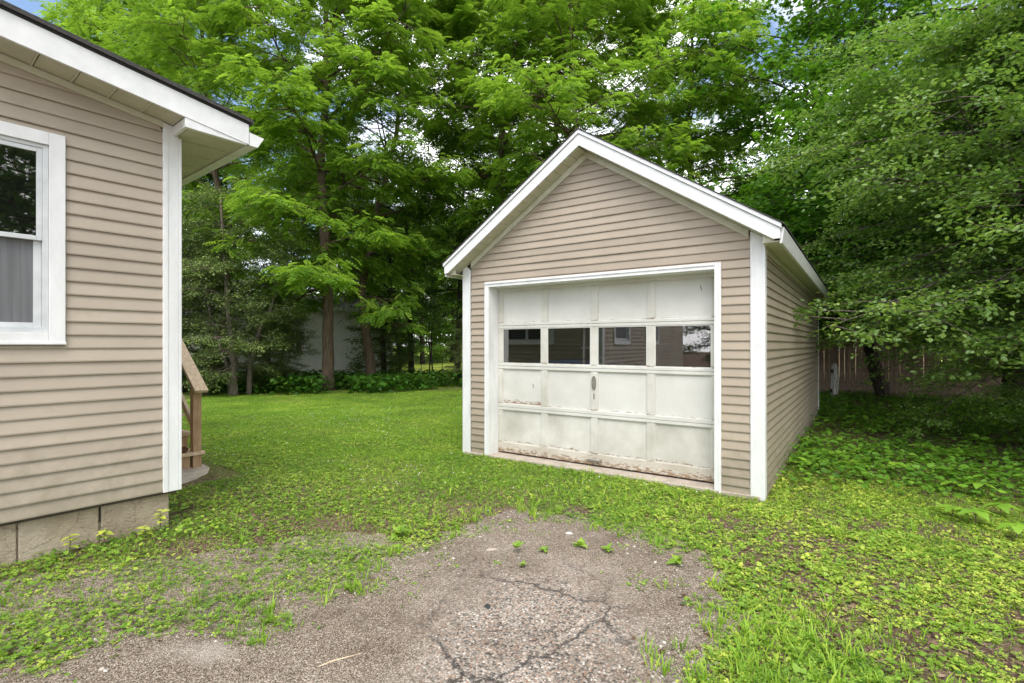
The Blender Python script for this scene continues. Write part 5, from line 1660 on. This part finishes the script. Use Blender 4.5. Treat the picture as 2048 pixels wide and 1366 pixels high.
# bed of large leaves before the outbuilding
def d_bed(x, y):
    return bed_zone(x, y)*sstep(.0, .35, bed_zone(x,y))*(sstep(.38,.56,fbm(x*.9,y*.9,63))*.95+.03)*(y < 21)
x, y = sprinkle(16000, -11, 2.5, 15, 21, d_bed, np.random.default_rng(112))

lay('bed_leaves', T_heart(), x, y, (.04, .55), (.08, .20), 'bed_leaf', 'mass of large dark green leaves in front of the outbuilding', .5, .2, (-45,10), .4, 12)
# white clover heads and pebbles
x, y = sprinkle(1800, -5, 2, 5.2, 12, lambda x, y: .5*sstep(.45,.6,fbm(x,y,70))*(1-shade_zone(x,y)), np.random.default_rng(113))
o = lay('clover_heads', T_pebble(3), x, y, (.05, .07), (.012, .020), 'clover_head', 'tiny white clover flower heads in the lawn', .9, .1, (-5,5), .2, 13)
def d_peb(x, y):
    d = drive_d(x, y)
    return np.clip(sstep(.12, -.25, d)*.5 + np.exp(-((d-.05)/.30)**2)*.55*(x < 1.0), 0, 1)*(y > 1.6)
x, y = sprinkle(26000, -3.6, 1.7, 1.7, 4.8, d_peb, np.random.default_rng(114))
lay('pebbles', T_pebble(1), x, y, (.004, .010), (.005, .018), 'pebble', 'loose grey and tan gravel pebbles on the driveway', .5, .25, (-5,5), .15, 14)
x, y = sprinkle(3200, -3.6, 1.7, 1.7, 4.8, lambda x, y: d_peb(x, y)*(.15+.85*sstep(.45,.62,fbm(x*1.6,y*1.6,99))), np.random.default_rng(115))
lay('large_pebbles', T_pebble(2), x, y, (.004, .012), (.012, .034), 'pebble', 'larger loose stones on the driveway', .62, .25, (-5,5), .2, 15)
x, y = sprinkle(2600, -3.6, 6, 1.7, 5.5, lambda x, y: np.clip(.5*sstep(.3,-.1,drive_d(x,y)) + .5*(x > 1.0), 0, 1), np.random.default_rng(116))
lay('debris', T_ovate(), x, y, (.004, .012), (.010, .030), 'litter', 'small dry leaf bits on the gravel and soil', .6, .25, (-8,12), .3, 16)

for q in range(3):
    x, y = sprinkle(6000, -2.5, 1.5, 2.2, 4.7, lambda x, y: sstep(.44, .58, fbm(x*3.3+4, y*3.3, 120))*sstep(-.85, .0, drive_d(x, y))*sstep(2.9, 3.6, y+.35*np.abs(x))*.6, np.random.default_rng(117+q))
    lay('gravel_weeds', RO[(0, 2, 4)[q]], x, y, (-.002, .004), (.010, .030), 'ground_leaf', 'small weeds creeping into the top of the gravel', .45, .18, (0, 0), .2, 60+q, .3)
# ------------------------------------------------------------------ single plants and stones
def ground_pt(px, py):
    Y = 1020*EYE/(py-689.0); X = (px-1024)/1020*Y
    for _ in range(4):
        zz = float(gz(X, Y)); Y = 1020*(EYE-zz)/(py-689.0); X = (px-1024)/1020*Y
    return X, Y, float(gz(X, Y))

def leaf_blade(L, W, bend=.25, fold=.12, n=5):
    """a pointed leaf with a midrib fold, along +x"""
    vs = []
    for i in range(n+1):
        t = i/n
        w = W*math.sin(math.pi*min(1, t**.8*.98+.02))*(1-.15*t) if 0 < i < n else 0.004
        zz = .18*L*t - bend*L*t*t
        vs += [(L*t, -w, zz+fold*w), (L*t, 0, zz), (L*t, w, zz+fold*w)]
    fs = []
    for i in range(n):
        a = i*3
        fs += [(a, a+3, a+4, a+1), (a+1, a+4, a+5, a+2)]
    return vs, fs
def blade_mesh(name, L, W, mat, tint, **k):
    vs, fs = leaf_blade(L, W, **k)
    me = bpy.data.meshes.new(name); me.from_pydata(vs, [], fs)
    me.polygons.foreach_set('use_smooth', [True]*len(fs))
    at_ = me.attributes.new('tint', 'FLOAT', 'POINT'); at_.data.foreach_set('value', [tint]*len(vs))
    me.materials.append(mat); me.update()
    return me
lf = [blade_mesh('leaflet', .155, .046, M['shade_leaf'], tt, bend=.3) for tt in (.78, .88, .98)]
fp = [(1905, 1016, 'five leaved plant in the shade, nearest to the garage of its cluster'), (1952, 1030, 'five leaved plant with the broadest bright leaves at the shade edge'),
      (1960, 975, 'five leaved plant behind the broadest one, highest in the cluster'), (1905, 962, 'five leaved plant at the back left of the cluster'),
      (2035, 1060, 'five leaved plant at the right edge of the photo'), (1792, 930, 'lone five leaved plant beside the fern'), (2000, 1010, 'five leaved plant right of the broadest one')]
for i, (px, py, lb) in enumerate(fp):
    X, Y, Z = ground_pt(px, py+22)
    h = .11 + .05*((i*7) % 3)/2
    pl = empty('five_leaf_plant', (X, Y, Z), R(40*i)); tag(pl, lb, 'plant', 'five leaved plants in the shade')
    m = MB(); m.tube([(0,0,-.02),(.01,.005,h*.6),(0,0,h)], [.005,.004,.003], 5); m.build('stem', M['twig'], pl)
    for k in range(5):
        o = obj('leaflet', lf[(i+k) % 3], None, pl, (0, 0, h))
        s = (1.05, 1.0, .85, .85, 1.0)[k]*(1.15 if i in (1, 2) else .95)
        o.scale = (s, s, s); o.rotation_euler = (R(random.uniform(-8, 8)), R(random.uniform(4, 18)), R(72*k+random.uniform(-9, 9)))

def frond_mesh(seed):
    r = random.Random(seed)
    vs, fs = [], []
    L = .52
    def c(t): return (L*t*(1-.12*t), 0, .42*L*t - .62*L*t*t)
    npn = 16
    for i in range(npn):
        t = .14 + .84*i/(npn-1)
        x0, _, z0 = c(t)
        wl_ = .115*math.sin(math.pi*(.12+.86*t)**.9) + .008
        for s in (-1, 1):
            b = len(vs)
            dx = .03
            vs += [(x0-.010, s*.002, z0), (x0+dx*.4-.014, s*wl_*.5, z0-.006), (x0+dx, s*wl_, z0-.03), (x0+dx*.4+.013, s*wl_*.5, z0-.006), (x0+.010, s*.002, z0)]
            fs.append((b, b+1, b+2, b+3, b+4) if s < 0 else (b+4, b+3, b+2, b+1, b))
    for i in range(10):
        b = len(vs); a0 = c(i/10); a1 = c((i+1)/10)
        vs += [(a0[0], -.003, a0[2]), (a0[0], .003, a0[2]), (a1[0], .003, a1[2]), (a1[0], -.003, a1[2])]
        fs.append((b, b+1, b+2, b+3))
    me = bpy.data.meshes.new('frond'); me.from_pydata(vs, [], fs)
    tv = .72 + .2*r.random()
    at_ = me.attributes.new('tint', 'FLOAT', 'POINT'); at_.data.foreach_set('value', [tv]*len(vs))
    me.materials.append(M['shade_leaf']); me.update()
    return me
fm = [frond_mesh(i) for i in range(3)]
ferns = [(1893, 905, 1.0, 'large fern with long fronds in the deep shade at right'), (1612, 925, .62, 'small fern close to the garage side wall'),
         (1655, 905, .62, 'small fern in the middle of the ground cover behind the wall fern'), (1705, 930, .66, 'fern in the open ground cover right of the garage'),
         (1598, 880, .55, 'smallest fern, highest up along the garage side wall'), (1985, 880, .8, 'dim fern at the far right under the tree')]
for i, (px, py, s0, lb) in enumerate(ferns):
    X, Y, Z = ground_pt(px, py+8)
    fr = empty('fern', (X, Y, Z+.02), R(31*i)); tag(fr, lb, 'fern', 'ferns beside the garage')
    for k in range(6):
        o = obj('frond', fm[(i+k) % 3], None, fr)
        s = s0*random.uniform(.8, 1.1)
        o.scale = (s, s, s); o.rotation_euler = (R(random.uniform(-12, 12)), R(random.uniform(-22, 5)), R(60*k+random.uniform(-14, 14)))

# weeds rooted in the gravel and seedlings at the foundation
wl_m = [blade_mesh('leaf', .055, .016, M['ground_leaf'], tt, bend=.4) for tt in (.32, .45, .6)]
weeds = [(1032, 1108, 1.0, 'weed with two broad leaves growing alone in the gravel'), (1045, 1140, .8, 'low weed just in front of the two leaved one'), (1160, 1098, 1.0, 'weed on the gravel right of the pale stone'),
         (1215, 1108, .9, 'weed on the gravel nearest the right green edge'), (1355, 1130, 1.1, 'rosette weed at the right edge of the gravel'), (795, 1075, 1.3, 'big leafy weed at the top left edge of the gravel'), (1090, 1108, .7, 'tiny weed between the gravel weeds')]
for i, (px, py, s0, lb) in enumerate(weeds):
    X, Y, Z = ground_pt(px, py)
    pl = empty('weed', (X, Y, Z+.01), R(70*i)); tag(pl, lb, 'weed', 'weeds growing in the gravel')
    nl = 7 if i else 5
    for k in range(nl+2*(i in (4, 5))):
        o = obj('leaf', wl_m[(i+k) % 3], None, pl, (0, 0, .02 if i else .04))
        s = s0*random.uniform(.7, 1.5)
        o.scale = (s, s*1.15, s); o.rotation_euler = (R(random.uniform(-22, 22)), R(random.uniform(-55, -2)), R(360/nl*k+random.uniform(-20, 20)))
sl_m = [blade_mesh('leaf', .055, .020, M['ground_leaf'], tt, bend=.35) for tt in (.85, .95, 1.0)]
seeds = [(137, 1082, .13, 'yellow green seedling at the foundation, leftmost of four'), (203, 1062, .12, 'yellow green seedling in front of the open block joint'),
         (290, 1055, .10, 'yellow green seedling low against the foundation near its corner'), (322, 1040, .17, 'tallest yellow green seedling at the foundation corner')]
for i, (px, py, h, lb) in enumerate(seeds):
    X, Y, Z = ground_pt(px, py+25)
    u_, w_ = house_front(np.array(X), np.array(Y)); 
    wfix = min(float(w_), -.05)
    p = local(h_ang, HA, float(u_), wfix, 0)
    Z = float(gz(p[0], p[1]))
    pl = empty('seedling', (p[0], p[1], Z), R(50*i)); tag(pl, lb, 'seedling', 'seedlings along the foundation')
    m = MB(); m.tube([(0,0,-.02),(.008,.0,h*.6),(0,.006,h)], [.004,.003,.002], 5); m.build('stem', M['twig'], pl)
    for k in range(9):
        zz = h*(.45+.55*k/8)
        o = obj('leaf', sl_m[(i+k) % 3], None, pl, (0, 0, zz))
        s = random.uniform(.8, 1.2)
        o.scale = (s, s*1.1, s); o.rotation_euler = (R(random.uniform(-15, 15)), R(random.uniform(-20, 15)), R(137*k))

def stone(name, px, py, sx, sy, sz, mat, label, cat, seed, rz=0):
    X, Y, Z = ground_pt(px, py)
    r = random.Random(seed)
    import bmesh
    bm = bmesh.new(); bmesh.ops.create_icosphere(bm, subdivisions=2, radius=1)
    for v in bm.verts:
        f = 1 + r.uniform(-.16, .16)
        v.co = Vector((v.co.x*sx*f, v.co.y*sy*f, max(-.3, v.co.z)*sz*f))
    me = bpy.data.meshes.new(name); bm.to_mesh(me); bm.free()
    o = obj(name, me, mat, None, (X, Y, Z+sz*.35)); o.rotation_euler = (0, 0, rz)
    tag(o, label, cat)
stone('stone', 1138, 1070, .030, .020, .017, M['stone_white'], 'pale stone at the head of the gravel patch', 'stone', 1)
stone('asphalt_lump', 975, 1218, .026, .040, .016, M['stone_dark'], 'black lump of asphalt lying on the worn gravel', 'asphalt lump', 2, R(20))
stone('flat_stone', 988, 1103, .085, .05, .014, M['concrete'], 'flat tan stone slab at the top of the gravel patch', 'stone', 3, R(15))
stone('dark_stone', 1022, 1140, .024, .014, .014, M['stone_dark'], 'small dark stone in front of the gravel weeds', 'stone', 4)
for i, (px, py, L, a, lb) in enumerate([(790, 1249, .07, 10, 'short dark twig on the gravel left of the asphalt lump'), (665, 1332, .30, 35, 'long thin pale straw lying on the gravel at the bottom'), (1185, 1166, .22, 20, 'thin dry stem on the gravel right of the flat stone')]):
    X, Y, Z = ground_pt(px, py)
    m = MB(); m.tube([(-L/2,0,.004),(0,.01,.010),(L/2,-.005,.006)], [.003,.004,.002], 5)
    t = m.build('twig', M['twig'] if i != 1 else M['wood_pale']); t.location = (X, Y, Z+.008); t.rotation_euler = (0, 0, R(a))
    tag(t, lb, 'twig')
